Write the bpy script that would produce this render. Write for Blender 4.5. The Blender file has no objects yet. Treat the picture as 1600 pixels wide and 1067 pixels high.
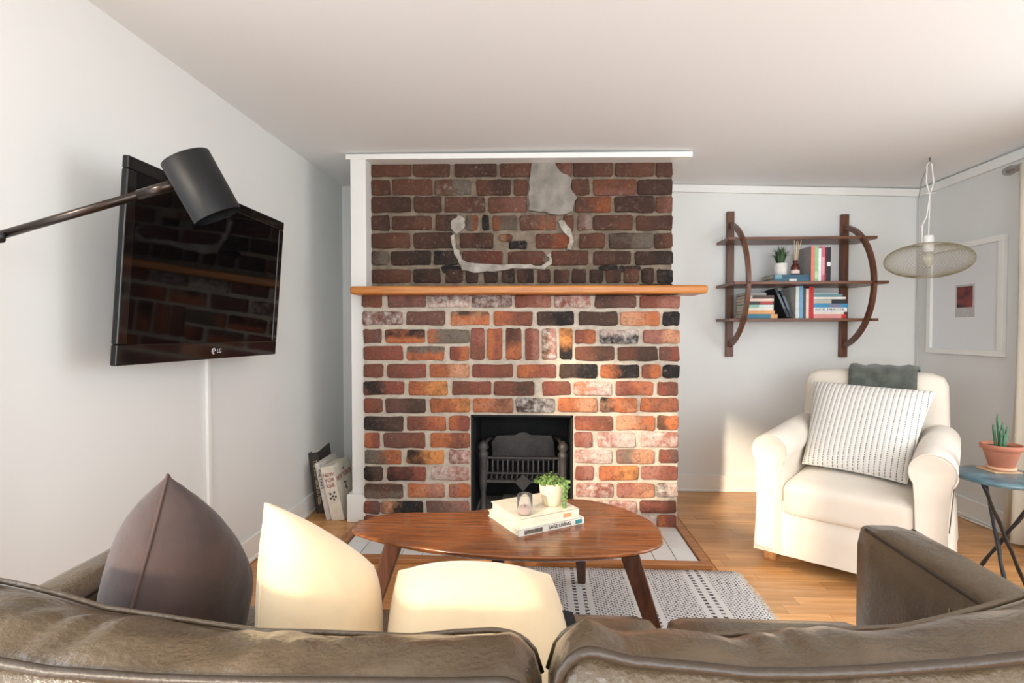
import bpy, bmesh, math, random
from mathutils import Vector, Matrix
random.seed(7)
C = bpy.context.scene.collection
PI = math.pi
# ------------------------------------------------------------------ camera
F = 830.0; CZ = 1.1
YAW = math.atan(42/830); PITCH = math.atan(18/830)
cd = bpy.data.cameras.new('camera'); cam = bpy.data.objects.new('camera', cd); C.objects.link(cam)
cd.sensor_width = 36; cd.lens = F/1600*36; cd.clip_start = .05
cam.location = (0, 0, CZ); cam.rotation_euler = (PI/2-PITCH, 0, YAW)
bpy.context.scene.camera = cam
# ------------------------------------------------------------------ light
sc = bpy.context.scene
sc.view_settings.view_transform = 'Standard'; sc.view_settings.look = 'None'
sc.view_settings.gamma = 1; sc.view_settings.use_curve_mapping = False
sc.view_settings.exposure = 0.42
w = bpy.data.worlds.new('sky'); sc.world = w; w.use_nodes = True
bg = w.node_tree.nodes['Background']; bg.inputs[0].default_value = (.86, .93, 1, 1); bg.inputs[1].default_value = 1.4
sd = bpy.data.lights.new('sun', 'SUN'); sd.energy = 3.4; sd.color = (1, .82, .60); sd.angle = .05
so = bpy.data.objects.new('sun', sd); C.objects.link(so)
AZ, EL = math.radians(35), math.radians(17.5)
sdir = Vector((math.sin(AZ)*math.cos(EL), math.cos(AZ)*math.cos(EL), -math.sin(EL)))
so.rotation_euler = sdir.to_track_quat('-Z', 'Y').to_euler()
def area(name, loc, d, sx, sy, e, col=(1, 1, 1)):
    l = bpy.data.lights.new(name, 'AREA'); l.shape = 'RECTANGLE'; l.size = sx; l.size_y = sy; l.energy = e; l.color = col
    o = bpy.data.objects.new(name, l); C.objects.link(o); o.location = loc
    o.rotation_euler = Vector(d).to_track_quat('-Z', 'Y').to_euler()
area('daylight_left_window', (-1.5, -.2, 1.0), (1, 0, 0), 1.85, 2.3, 33, (.92, .97, 1))
area('daylight_right_window', (2.78, 1.3, 1.2), (-1, 0, -.5), 1.4, 2.0, 21, (.92, .97, 1))
area('added_rear_fill', (.7, -1.85, 1.2), (0, 1, 0), 2.6, 1.5, 64, (.92, .97, 1))  # added frontal fill from behind the camera, no known window there
# ------------------------------------------------------------------ pixel to place
def ray(px, py):
    x = (px-800)/F; u = (533.5-py)/F
    y = math.cos(PITCH)+u*math.sin(PITCH); z = u*math.cos(PITCH)-math.sin(PITCH)
    return Vector((x*math.cos(YAW)-y*math.sin(YAW), x*math.sin(YAW)+y*math.cos(YAW), z))
O = Vector((0, 0, CZ))
def atZ(px, py, Z): r = ray(px, py); return O+r*((Z-CZ)/r.z)
def atY(px, py, Y): r = ray(px, py); return O+r*(Y/r.y)
def atX(px, py, X): r = ray(px, py); return O+r*(X/r.x)
# ------------------------------------------------------------------ materials
def lin(c): return tuple(((v/255)/12.92 if v/255 <= .04045 else ((v/255+.055)/1.055)**2.4) for v in c[:3])
MATS = {}
def mat(name, col, rough=.6, var=.0, scale=8, bump=0, bscale=60, metal=0, spec=.5, trans=0, alpha=1, sheen=0, coat=0, stretch=(1, 1, 1), col2=None, ior=1.5):
    if name in MATS: return MATS[name]
    m = bpy.data.materials.new(name); m.use_nodes = True; nt = m.node_tree; N = nt.nodes; L = nt.links
    b = N['Principled BSDF']; c = lin(col)
    b.inputs['Base Color'].default_value = (*c, 1); b.inputs['Roughness'].default_value = rough
    b.inputs['Metallic'].default_value = metal; b.inputs['Specular IOR Level'].default_value = spec
    b.inputs['Transmission Weight'].default_value = trans; b.inputs['Alpha'].default_value = alpha
    b.inputs['Sheen Weight'].default_value = sheen; b.inputs['Coat Weight'].default_value = coat; b.inputs['IOR'].default_value = ior
    tc = N.new('ShaderNodeTexCoord'); mp = N.new('ShaderNodeMapping'); mp.inputs['Scale'].default_value = stretch
    L.new(tc.outputs['Object'], mp.inputs['Vector'])
    if var > 0 or col2:
        n = N.new('ShaderNodeTexNoise'); n.inputs['Scale'].default_value = scale; n.inputs['Detail'].default_value = 6
        L.new(mp.outputs[0], n.inputs['Vector'])
        r = N.new('ShaderNodeValToRGB'); e = r.color_ramp.elements
        c2 = lin(col2) if col2 else tuple(v*(1-var) for v in c)
        e[0].position = .35; e[0].color = (*c2, 1); e[1].position = .65; e[1].color = (*(c if col2 else tuple(min(1, v*(1+var)) for v in c)), 1)
        L.new(n.outputs['Fac'], r.inputs[0]); L.new(r.outputs[0], b.inputs['Base Color'])
    if bump > 0:
        n2 = N.new('ShaderNodeTexNoise'); n2.inputs['Scale'].default_value = bscale; n2.inputs['Detail'].default_value = 5
        L.new(mp.outputs[0], n2.inputs['Vector'])
        bp = N.new('ShaderNodeBump'); bp.inputs['Strength'].default_value = bump; bp.inputs['Distance'].default_value = .01
        L.new(n2.outputs['Fac'], bp.inputs['Height']); L.new(bp.outputs[0], b.inputs['Normal'])
    MATS[name] = m; return m
def wood(name, col, col2, axis='x', rough=.35, scale=5, coat=0, rnd=False):
    if name in MATS: return MATS[name]
    st = {'x': (1, 14, 14), 'y': (14, 1, 14), 'z': (14, 14, 1)}[axis]
    m = mat(name, col, rough, scale=scale, col2=col2, bump=.08, bscale=14, stretch=st, coat=coat)
    if rnd:
        nt = m.node_tree; N = nt.nodes; L = nt.links; b = N['Principled BSDF']
        src = b.inputs['Base Color'].links[0].from_socket
        oi = N.new('ShaderNodeObjectInfo'); hs = N.new('ShaderNodeHueSaturation')
        mr = N.new('ShaderNodeMapRange'); mr.inputs['To Min'].default_value = .82; mr.inputs['To Max'].default_value = 1.16
        L.new(oi.outputs['Random'], mr.inputs[0]); L.new(mr.outputs[0], hs.inputs['Value']); L.new(src, hs.inputs['Color']); L.new(hs.outputs[0], b.inputs['Base Color'])
        mp = [n for n in N if n.type == 'MAPPING'][0]
        mu = N.new('ShaderNodeVectorMath'); mu.operation = 'SCALE'; mu.inputs[0].default_value = (9, 5, 3)
        L.new(oi.outputs['Random'], mu.inputs['Scale']); L.new(mu.outputs[0], mp.inputs['Location'])
    return m
WALL = mat('wall_paint', (226, 227, 225), .75, var=.015, scale=2, bump=.03, bscale=40)
CEIL = mat('ceiling_paint', (238, 240, 240), .8, bump=.02, bscale=50)
TRIM = mat('white_gloss_trim', (236, 236, 232), .4, var=.01, bump=.02, bscale=30)
LEATH = mat('brown_leather', (92, 77, 57), .27, col2=(77, 63, 47), scale=7, bump=.26, bscale=140, spec=.6, coat=.15)
LEATHP = mat('leather_piping', (56, 45, 34), .4, var=.1, bump=.15, bscale=120)
BLACK = mat('black_metal', (22, 23, 25), .38, var=.1, bump=.02)
def wrinkle(m, sc_, st_, dist, stretch):
    nt = m.node_tree; N = nt.nodes; L = nt.links; b = N['Principled BSDF']; bp0 = b.inputs['Normal'].links[0].from_node
    tc = N.new('ShaderNodeTexCoord'); mp = N.new('ShaderNodeMapping'); mp.inputs['Scale'].default_value = stretch; L.new(tc.outputs['Object'], mp.inputs[0])
    n = N.new('ShaderNodeTexNoise'); n.inputs['Scale'].default_value = sc_; n.inputs['Detail'].default_value = 1.5; n.inputs['Distortion'].default_value = .6; L.new(mp.outputs[0], n.inputs['Vector'])
    bp = N.new('ShaderNodeBump'); bp.inputs['Strength'].default_value = st_; bp.inputs['Distance'].default_value = dist; L.new(n.outputs['Fac'], bp.inputs['Height']); L.new(bp.outputs[0], bp0.inputs['Normal'])
wrinkle(LEATH, 10, .4, .02, (2.0, .9, 1))
WALNUT = wood('walnut', (112, 70, 46), (84, 50, 34), 'z')
WALNUTX = wood('walnut_shelf', (122, 78, 54), (90, 56, 40), 'x')
WHITECL = mat('white_cotton', (228, 218, 204), .9, var=.03, bump=.12, bscale=14, sheen=.2)
# ------------------------------------------------------------------ mesh helpers
class MB:
    def __init__(s): s.v = []; s.f = []
    def box(s, x0, x1, y0, y1, z0, z1):
        n = len(s.v)
        s.v += [(x0,y0,z0),(x1,y0,z0),(x1,y1,z0),(x0,y1,z0),(x0,y0,z1),(x1,y0,z1),(x1,y1,z1),(x0,y1,z1)]
        s.f += [tuple(n+i for i in q) for q in ((0,3,2,1),(4,5,6,7),(0,1,5,4),(1,2,6,5),(2,3,7,6),(3,0,4,7))]; return s
    def tube(s, pts, r, n=10, caps=True):
        pts = [Vector(p) for p in pts]; R = r if isinstance(r, (list, tuple)) else [r]*len(pts); base = len(s.v)
        up = None
        for i, p in enumerate(pts):
            t = (pts[min(i+1, len(pts)-1)]-pts[max(i-1, 0)]).normalized()
            if up is None: up = t.orthogonal().normalized()
            up = (up-t*up.dot(t)); up = up.normalized() if up.length > 1e-6 else t.orthogonal().normalized()
            q = t.cross(up)
            for k in range(n):
                a = 2*PI*k/n; s.v.append(tuple(p+(up*math.cos(a)+q*math.sin(a))*R[i]))
        for i in range(len(pts)-1):
            for k in range(n):
                a = base+i*n; s.f.append((a+k, a+(k+1) % n, a+n+(k+1) % n, a+n+k))
        if caps:
            s.f.append(tuple(base+k for k in range(n))[::-1]); s.f.append(tuple(base+(len(pts)-1)*n+k for k in range(n)))
        return s
    def lathe(s, prof, c=(0, 0, 0), n=28):
        base = len(s.v)
        for r, z in prof:
            for k in range(n): a = 2*PI*k/n; s.v.append((c[0]+r*math.cos(a), c[1]+r*math.sin(a), c[2]+z))
        for i in range(len(prof)-1):
            for k in range(n): a = base+i*n; s.f.append((a+k, a+(k+1) % n, a+n+(k+1) % n, a+n+k))
        s.f.append(tuple(base+k for k in range(n))[::-1]); s.f.append(tuple(base+(len(prof)-1)*n+k for k in range(n))); return s
    def prism(s, poly, f0, f1):
        """poly: 2D points; f0/f1 map a 2D point to 3D for both ends"""
        n = len(poly); b = len(s.v)
        s.v += [tuple(f0(p)) for p in poly]+[tuple(f1(p)) for p in poly]
        s.f += [(b+i, b+(i+1) % n, b+n+(i+1) % n, b+n+i) for i in range(n)]
        s.f += [tuple(b+i for i in range(n))[::-1], tuple(b+n+i for i in range(n))]; return s
    def grid(s, P):
        b = len(s.v); n = len(P[0])
        for row in P: s.v += [tuple(p) for p in row]
        for i in range(len(P)-1):
            for j in range(n-1): a = b+i*n+j; s.f.append((a, a+1, a+n+1, a+n))
        return s
def put(o, parent):
    C.objects.link(o)
    if parent:
        o.parent = parent
    return o
def obj(name, mb, m, parent=None, off=None, smooth=False, bevel=0, seg=2, sub=0, kind=None):
    me = bpy.data.meshes.new(name)
    if off is None and parent is not None and parent.get('_w', 1): 
        off = parent.location if parent.parent is None else parent.parent.location
    if off is not None: me.from_pydata([tuple(Vector(v)-Vector(off)) for v in mb.v], [], mb.f)
    else: me.from_pydata(mb.v, [], mb.f)
    bm = bmesh.new(); bm.from_mesh(me); bmesh.ops.recalc_face_normals(bm, faces=bm.faces); bm.to_mesh(me); bm.free()
    me.materials.append(m); me.validate()
    o = bpy.data.objects.new(name, me)
    if smooth or bevel or sub:
        for p in me.polygons: p.use_smooth = True
    if bevel:
        b = o.modifiers.new('bevel', 'BEVEL'); b.width = bevel; b.segments = seg; b.limit_method = 'ANGLE'; b.angle_limit = .7; b.harden_normals = True
    if sub: 
        q = o.modifiers.new('subdivision', 'SUBSURF'); q.levels = sub; q.render_levels = sub
    if kind: o['kind'] = kind
    return put(o, parent)
def thing(name, label, cat, loc=(0, 0, 0), rz=0, group=None, local=False):
    o = bpy.data.objects.new(name, None); C.objects.link(o); o.empty_display_size = .05
    o.location = loc; o.rotation_euler = (0, 0, rz); o['label'] = label; o['category'] = cat
    if group: o['group'] = group
    if local: o['_w'] = 0
    return o
def tag(o, label, cat, group=None):
    o['label'] = label; o['category'] = cat
    if group: o['group'] = group
    return o
def struct(name, mb, m, parent=None, **k):
    o = obj(name, mb, m, parent, **k)
    if not parent: o['kind'] = 'structure'
    return o
def text(name, s, size, m, parent, loc, rot, off=None, ext=.0004, sx=1):
    cu = bpy.data.curves.new(name, 'FONT'); cu.body = s; cu.size = size; cu.align_x = 'CENTER'; cu.align_y = 'CENTER'; cu.extrude = ext
    t = bpy.data.objects.new(name, cu); C.objects.link(t); bpy.context.view_layer.update()
    me = bpy.data.meshes.new_from_object(t.evaluated_get(bpy.context.evaluated_depsgraph_get()))
    bpy.data.objects.remove(t); me.materials.clear(); me.materials.append(m)
    M = Matrix.Translation(Vector(loc)-(Vector(off) if off is not None else Vector())) @ rot.to_4x4() @ Matrix.Diagonal((sx, 1, 1, 1))
    me.transform(M); o = bpy.data.objects.new(name, me); return put(o, parent)
def basis(xa, ya):
    xa = Vector(xa).normalized(); ya = Vector(ya); ya = (ya-xa*ya.dot(xa)).normalized(); za = xa.cross(ya)
    return Matrix((xa, ya, za)).transposed()
# ------------------------------------------------------------------ room
XL, XR, YB, YR = -1.375, 2.52, 3.67, -1.9
YF, YU = 2.95, 3.09
def zc(x, y): return 2.105-.075*max(0, (x-.2)/2.3)*max(0, min(1, (y-.5)/3.1))
b = MB().box(XL-.15, XR+.15, YR-.15, YB+.15, -.12, -.004)
FL = wood('floor_laminate_base', (208, 150, 94), (186, 128, 74), 'x', .3)
floor = struct('floor', b, FL)
PLK = wood('floor_laminate', (218, 164, 106), (196, 138, 82), 'x', .27, scale=3, rnd=True)
def plank_zone(x0, x1, y0, y1, wd=.068):
    y = y0; r = 0
    while y < y1-.01:
        ye = min(y+wd, y1); x = x0-random.uniform(0, .4)
        while x < x1:
            ln = random.uniform(.34, .52); a, e = max(x, x0), min(x+ln, x1)
            if e-a > .02:
                o = obj('plank', MB().box(a+.0006, e-.0006, y+.0006, ye-.0006, -.006, 0), PLK, floor, off=(0, 0, 0))
            x += ln
        y = ye
plank_zone(.82, XR, 1.75, YB)
plank_zone(XL, -1.04, 2.5, YB)
# ceiling, slightly uneven old plaster
P = [[(XL-.1+(XR-XL+.2)*i/12, YR-.1+(YB-YR+.2)*j/12, zc(XL+(XR-XL)*i/12, YR+(YB-YR)*j/12)) for i in range(13)] for j in range(13)]
b = MB().grid(P); b.grid([[(x, y, z+.12) for x, y, z in r] for r in P]); struct('ceiling', b, CEIL, smooth=True)
struct('wall_back', MB().box(XL-.15, XR+.15, YB, YB+.12, -.05, 2.3), WALL)
b = MB(); b.box(XL-.12, XL, 1.0, YB, -.05, 2.3); b.box(XL-.12, XL, YR, -1.4, -.05, 2.3); b.box(XL-.12, XL, -1.4, 1.0, 1.98, 2.3)
struct('wall_left', b, WALL)
b = MB(); b.box(XR, XR+.12, 2.4, YB, -.05, 2.3); b.box(XR, XR+.12, YR, .3, -.05, 2.3); b.box(XR, XR+.12, .3, 2.4, -.05, .5); b.box(XR, XR+.12, .3, 2.4, 1.9, 2.3)
struct('wall_right', b, WALL)
b = MB(); b.box(XL, -.6, YR-.12, YR, -.05, 2.3); b.box(2.0, XR, YR-.12, YR, -.05, 2.3); b.box(-.6, 2.0, YR-.12, YR, -.05, .45); b.box(-.6, 2.0, YR-.12, YR, 1.95, 2.3)
struct('wall_rear', b, WALL)
def wframe(n, f):
    b = MB()
    for q in f: b.box(*q)
    struct(n, b, TRIM)
wframe('window_1', [(XL-.1, XL+.02, .96, 1.04, 0, 2.02), (XL-.1, XL+.02, -1.44, -1.36, 0, 2.02), (XL-.1, XL+.02, -1.36, .96, 1.95, 2.02)])
wframe('window_2', [(XR-.02, XR+.1, 2.36, 2.43, .46, 1.94), (XR-.02, XR+.1, .27, .34, .46, 1.94), (XR-.02, XR+.1, .34, 2.36, 1.87, 1.94), (XR-.04, XR+.1, .34, 2.36, .46, .52)])
wframe('added_rear_window', [(-.64, -.57, YR-.1, YR+.02, .41, 1.99), (1.97, 2.04, YR-.1, YR+.02, .41, 1.99), (-.57, 1.97, YR-.1, YR+.02, 1.92, 1.99), (-.57, 1.97, YR-.1, YR+.04, .41, .47)])  # last frame is an added, unseen window for the frontal fill
def base(n, x0, x1, y0, y1):
    b = MB(); b.box(x0, x1, y0, y1, 0, .115)
    if x1-x0 > y1-y0: b.box(x0, x1, y0-.006, y1, 0, .018)
    elif x1 > 0: b.box(x0-.006, x1, y0, y1, 0, .018)
    else: b.box(x0, x1+.006, y0, y1, 0, .018)
    struct(n, b, TRIM, bevel=.004)
base('baseboard_back', .78, XR, YB-.016, YB); base('baseboard_right', XR-.016, XR, YR, YB-.016)
base('baseboard_left', XL, XL+.014, 1.04, YB-.016); base('baseboard_alcove', XL+.014, -1.0, YB-.016, YB)
# white casing up the left side of the chimney, plinth, ceiling trims
b = MB(); b.box(-1.075, -.985, YF+.045, YB, 0, 2.1); b.box(-1.095, -.985, YF+.01, YF+.3, 0, .16)
struct('trim_1', b, TRIM, bevel=.004)
b = MB(); b.prism([(-1.10, 0), (.845, 0), (.845, .03), (-1.10, .03)], lambda p: (p[0], YU-.10, zc(p[0], 3)-.035+p[1]), lambda p: (p[0], YB, zc(p[0], 3)-.035+p[1]))
struct('trim_2', b, TRIM, bevel=.003)
b = MB(); n = 12
b.prism([(0, 0), (.02, 0), (.02, -.05), (0, -.05)], lambda p: (.77, YB-p[0], zc(.77, YB)+p[1]), lambda p: (XR, YB-p[0], zc(XR, YB)+p[1]))
b.prism([(0, 0), (.02, 0), (.02, -.05), (0, -.05)], lambda p: (XR-p[0], YB, zc(XR, YB)+p[1]), lambda p: (XR-p[0], YR, zc(XR, YR)+p[1]))
struct('trim_3', b, TRIM, bevel=.003)
# ------------------------------------------------------------------ fireplace
fp = thing('brick_fireplace', 'tall old brick fireplace with sooty upper bricks and square black firebox', 'fireplace', (-.11, YF, 0))
MORT = mat('mortar', (190, 178, 162), .95, var=.12, scale=30, bump=.5, bscale=90)
MORTU = mat('sooty_mortar', (128, 114, 98), .95, var=.25, scale=22, bump=.6, bscale=80)
X0, X1 = atY(566, 470, YF).x, atY(1062, 470, YF).x
fx0, fx1, fz1 = atY(735, 649, YF).x, atY(896, 649, YF).x, atY(815, 649, YF).z
m_ = .012
b = MB(); b.box(X0+.004, fx0, YF+m_, YB-.001, 0, 1.29); b.box(fx1, X1-.004, YF+m_, YB-.001, 0, 1.29); b.box(fx0, fx1, YF+m_, YB-.001, fz1, 1.29)
obj('mortar_bed', b, MORT, fp)
U0, U1 = atY(579, 300, YU).x, atY(1052, 300, YU).x
obj('upper_mortar_bed', MB().box(U0, U1-.004, YU+m_, YB-.001, 1.29, 2.062), MORTU, fp)
# firebox lining
SOOT = mat('soot_black_lining', (20, 20, 21), .8, var=.4, scale=9, bump=.3, bscale=30)
b = MB(); b.box(fx0, fx0+.012, YF+.02, 3.4, 0, fz1); b.box(fx1-.012, fx1, YF+.02, 3.4, 0, fz1); b.box(fx0, fx1, 3.38, 3.42, 0, fz1); b.box(fx0, fx1, YF+.02, 3.4, fz1-.012, fz1)
obj('firebox_lining', b, SOOT, fp)
b = MB(); b.box(fx0, fx1, YF+.0, 3.4, 0, .035); obj('firebox_sill', b, mat('ash_stone', (150, 146, 138), .9, var=.15, scale=12, bump=.3), fp)
b = MB(); b.prism([(fx0+.13, 3.0), (fx1-.13, 3.0), (fx1-.16, 3.3), (fx0+.16, 3.3)], lambda p: (p[0], p[1], .034), lambda p: (p[0], p[1], .075))
obj('hearth_stone', b, mat('grey_stone', (120, 110, 98), .9, var=.2, bump=.4), fp, bevel=.012)
# brick material: two tones per brick, wear and whitewash with sunlight painted in, all read from the brick's own properties
bm_ = bpy.data.materials.new('old_brick'); bm_.use_nodes = True; nt = bm_.node_tree; N = nt.nodes; L = nt.links; pb = N['Principled BSDF']
pb.inputs['Roughness'].default_value = .88; pb.inputs['Specular IOR Level'].default_value = .25
def att(n): a = N.new('ShaderNodeAttribute'); a.attribute_type = 'OBJECT'; a.attribute_name = n; return a
def mth(op, a, b_=None):
    n = N.new('ShaderNodeMath'); n.operation = op
    for i, v in enumerate((a, b_)):
        if v is None: continue
        if isinstance(v, (int, float)): n.inputs[i].default_value = v
        else: L.new(v, n.inputs[i])
    return n.outputs[0]
def mixc(f, a, b_, mode='MIX'):
    n = N.new('ShaderNodeMix'); n.data_type = 'RGBA'; n.blend_type = mode
    for s_, v in ((n.inputs[0], f), (n.inputs[6], a), (n.inputs[7], b_)):
        if isinstance(v, (int, float)): s_.default_value = v
        elif isinstance(v, tuple): s_.default_value = v
        else: L.new(v, s_)
    return n.outputs[2]
tc = N.new('ShaderNodeTexCoord'); oi = N.new('ShaderNodeObjectInfo')
vm = N.new('ShaderNodeVectorMath'); vm.operation = 'SCALE'; vm.inputs[0].default_value = (17, 31, 23); L.new(oi.outputs['Random'], vm.inputs['Scale'])
va = N.new('ShaderNodeVectorMath'); L.new(tc.outputs['Object'], va.inputs[0]); L.new(vm.outputs[0], va.inputs[1])
def noise(sc_, det=5, ro=.6):
    n = N.new('ShaderNodeTexNoise'); n.inputs['Scale'].default_value = sc_; n.inputs['Detail'].default_value = det; n.inputs['Roughness'].default_value = ro
    L.new(va.outputs[0], n.inputs['Vector']); return n.outputs['Fac']
def ramp(v, a, e):
    n = N.new('ShaderNodeMapRange'); n.interpolation_type = 'SMOOTHSTEP'; n.inputs[1].default_value = a; n.inputs[2].default_value = e; L.new(v, n.inputs[0]); return n.outputs[0]
sp = N.new('ShaderNodeSeparateXYZ'); L.new(tc.outputs['Generated'], sp.inputs[0])
ax = att('axis').outputs['Fac']
pos = mth('ADD', mth('MULTIPLY', sp.outputs[0], mth('SUBTRACT', 1, ax)), mth('MULTIPLY', mth('SUBTRACT', 1, sp.outputs[2]), ax))
edge = mth('ADD', mth('SUBTRACT', pos, att('split').outputs['Fac']), mth('MULTIPLY', mth('SUBTRACT', noise(22), .5), .7))
two = ramp(edge, -.16, .16)
c = mixc(two, att('tone_a').outputs['Color'], att('tone_b').outputs['Color'])
c = mixc(mth('MULTIPLY', ramp(noise(16), .35, .75), .65), c, att('tone_c').outputs['Color'])
c = mixc(mth('MULTIPLY', ramp(noise(70, 4, .7), .50, .68), .6), c, (.05, .035, .03, 1))
c = mixc(mth('MULTIPLY', ramp(noise(34, 6, .75), .48, .7), .4), c, (.16, .115, .095, 1))
c = mixc(mth('MULTIPLY', ramp(noise(48, 4), .60, .75), .3), c, (.62, .42, .30, 1))
lw = mth('MULTIPLY', ramp(mth('ADD', noise(30, 6, .7), mth('MULTIPLY', att('lime_and_sun').outputs['Fac'], .28)), .52, .95), ramp(att('lime_and_sun').outputs['Fac'], 0, .3))
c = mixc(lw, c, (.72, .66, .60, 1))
L.new(c, pb.inputs['Base Color'])
bp = N.new('ShaderNodeBump'); bp.inputs['Strength'].default_value = 1.0; bp.inputs['Distance'].default_value = .008
L.new(mth('ADD', noise(45, 6, .7), mth('MULTIPLY', noise(12), .6)), bp.inputs['Height']); L.new(bp.outputs[0], pb.inputs['Normal'])
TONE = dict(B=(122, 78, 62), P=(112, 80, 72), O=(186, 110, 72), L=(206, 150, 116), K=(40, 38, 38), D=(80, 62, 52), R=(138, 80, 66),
            G=(116, 106, 94), W=(196, 170, 158), N=(166, 112, 98), Y=(214, 142, 84), U=(96, 66, 54), V=(78, 56, 48), T=(112, 74, 58), S=(60, 48, 43))
def brick(x0, x1, y0, y1, code, Y, proud=.0, depth=.06):
    """pixel rectangle on plane Y -> brick; code = tone letters, 'w' lime wash, '|' vertical split given by digits"""
    p0, p1 = atY(x0, y1, Y), atY(x1, y0, Y)
    cx, cz_ = (p0.x+p1.x)/2, (p0.z+p1.z)/2; hx, hz = (p1.x-p0.x)/2, (p1.z-p0.z)/2
    if hx < .002 or hz < .002: return
    j = lambda s=.0032: random.uniform(-s, s)
    K = min(.009, hx*.5, hz*.5)
    per = [(-hx+K, -hz), (-hx*.3, -hz), (hx*.35, -hz), (hx-K, -hz), (hx, -hz+K), (hx, hz-K), (hx-K, hz), (hx*.3, hz), (-hx*.35, hz), (-hx+K, hz), (-hx, hz-K), (-hx, -hz+K)]
    per = [(a+j(), c_+j()) for a, c_ in per]; n = len(per); pr = proud+j(.003)
    mb = MB(); ins = 1-.006/max(hz, .012)
    mb.v = [(a, depth, c_) for a, c_ in per]+[(a, .004-pr, c_) for a, c_ in per]+[(a*(1-.006/hx), -pr+j(.0015), c_*ins) for a, c_ in per]+[(0, -pr-.001, 0)]
    for i in range(n):
        k = (i+1) % n
        mb.f += [(i, k, n+k, n+i), (n+i, n+k, 2*n+k, 2*n+i), (2*n+i, 2*n+k, 3*n)]
    o = obj('brick', mb, bm_, fp, off=(0, 0, 0)); o.location = Vector((cx, Y, cz_))-fp.location
    for p in o.data.polygons: p.use_smooth = True
    lt = [q for q in code if q in TONE]; a = lt[0]; c2 = lt[1] if len(lt) > 1 else a; c3 = lt[2] if len(lt) > 2 else c2
    dk = .72 if Y == YU else 1
    for kn, q in (('tone_a', a), ('tone_b', c2), ('tone_c', c3)): o[kn] = tuple(v*(dk if q in 'UVTSGK' else dk*.62) for v in lin(TONE[q])) if Y == YU else lin(TONE[q])
    dg = [q for q in code if q.isdigit()]
    o['split'] = int(dg[0])/10 if dg else (.5 if len(lt) > 1 else 2.0)
    o['axis'] = 1.0 if 'v' in code else 0.0
    o['lime_and_sun'] = (.12 if Y == YU else .5) if 'w' in code else .0
ROWS = [  # pale codes low on the right also paint the sunlight falling there
 (460, 480, '565-596 B,605-665 PPN,668-733 PWw6v,737-800 Pw,804-861 RNB,866-923 RNw,930-994 DP,1000-1063 RNB'),
 (486, 508, '565-628 BPw,635-695 P,704-765 DOL3v,771-832 OBR,839-897 DK5,904-966 D,970-1031 LOL,1036-1062 K'),
 (514, 536, '567-596 BP,602-663 KO6v,668-733 OG2,899-930 ROB,938-998 WKw4v,1006-1062 NLB'),
 (541, 563, '568-629 BR,635-694 GOB4v,702-732 ROB,899-960 BDB,966-1028 BD4,1031-1062 PR'),
 (569, 590, '567-598 B,605-666 BR,671-733 OLB,738-802 RBR,808-869 OR5,874-934 DK,938-999 OK4,1004-1033 BO5,1036-1062 K'),
 (596, 617, '567-631 KR5,638-699 OYD,706-767 BRB,772-835 BDR,847-891 RBR,896-956 OWNw,962-1021 RON,1028-1060 RB'),
 (623, 645, '568-597 RB,602-665 PD,672-734 OYD7,739-802 OBL,806-867 DGKw,872-933 OLB,938-996 KOL3,1001-1060 OBO2'),
 (651, 673, '569-630 KD,636-696 BOR,701-733 OR,898-957 RBO,963-1024 LOG,1028-1060 DO4'),
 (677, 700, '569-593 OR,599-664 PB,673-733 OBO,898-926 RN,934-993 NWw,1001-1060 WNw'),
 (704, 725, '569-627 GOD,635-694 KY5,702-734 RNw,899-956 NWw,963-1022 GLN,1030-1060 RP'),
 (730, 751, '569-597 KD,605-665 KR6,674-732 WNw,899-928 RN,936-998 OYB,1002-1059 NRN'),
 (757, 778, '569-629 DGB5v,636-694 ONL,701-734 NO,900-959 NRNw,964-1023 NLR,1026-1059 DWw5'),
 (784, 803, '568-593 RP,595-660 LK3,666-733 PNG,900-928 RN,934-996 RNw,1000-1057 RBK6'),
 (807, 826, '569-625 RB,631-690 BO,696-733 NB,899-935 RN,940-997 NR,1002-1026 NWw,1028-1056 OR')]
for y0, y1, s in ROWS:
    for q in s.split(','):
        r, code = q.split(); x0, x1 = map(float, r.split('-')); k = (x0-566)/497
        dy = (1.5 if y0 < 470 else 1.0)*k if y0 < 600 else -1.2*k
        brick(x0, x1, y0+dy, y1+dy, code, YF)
for r, code in (('735-757', 'RBNv5'), ('761-785', 'ORO'), ('790-814', 'BOKv5'), ('820-842', 'RNB'), ('847-869', 'DNLw'), ('874-895', 'YKv6')):
    x0, x1 = map(float, r.split('-')); brick(x0, x1, 513, 562, code, YF)
UROWS = [
 (251, 276, '580-642 T,646-702 TU,711-776 UV,782-832 UT,865-894 TNU,896-958 UTV,962-1022 UT,1025-1051 U'),
 (280, 305, '580-609 TU,613-675 T,679-736 TGw,744-798 TV,803-824 T,893-921 TU,927-994 TNO6v,996-1051 V'),
 (307, 332, '580-642 UV,647-690 UVT,695-758 TUw,763-823 TN,900-955 UO6,960-1023 V,1025-1051 TN'),
 (336, 360, '580-608 UV,613-674 UTV,680-714 UV,728-746 GOU,754-764 K,770-807 OGU3,812-869 TOGw,880-897 T,903-925 TWw,927-989 UTV,994-1051 UVT'),
 (364, 388, '580-640 UT,646-708 UV,719-771 VDT,837-892 TOR,905-945 UT,952-1020 VG,1023-1051 VT'),
 (392, 414, '580-606 VG,611-673 VS,678-719 KS,723-785 UR,794-851 UTR,861-919 TUR,927-986 UV,992-1051 VS'),
 (420, 442, '580-641 UT,646-688 SV,696-723 V,728-747 SV,756-777 VS,784-805 VS,808-834 US,840-860 UV,866-889 VU,894-916 V,921-943 VS,947-970 UV,974-998 UT,1003-1022 SV,1027-1051 SK')]
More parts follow.
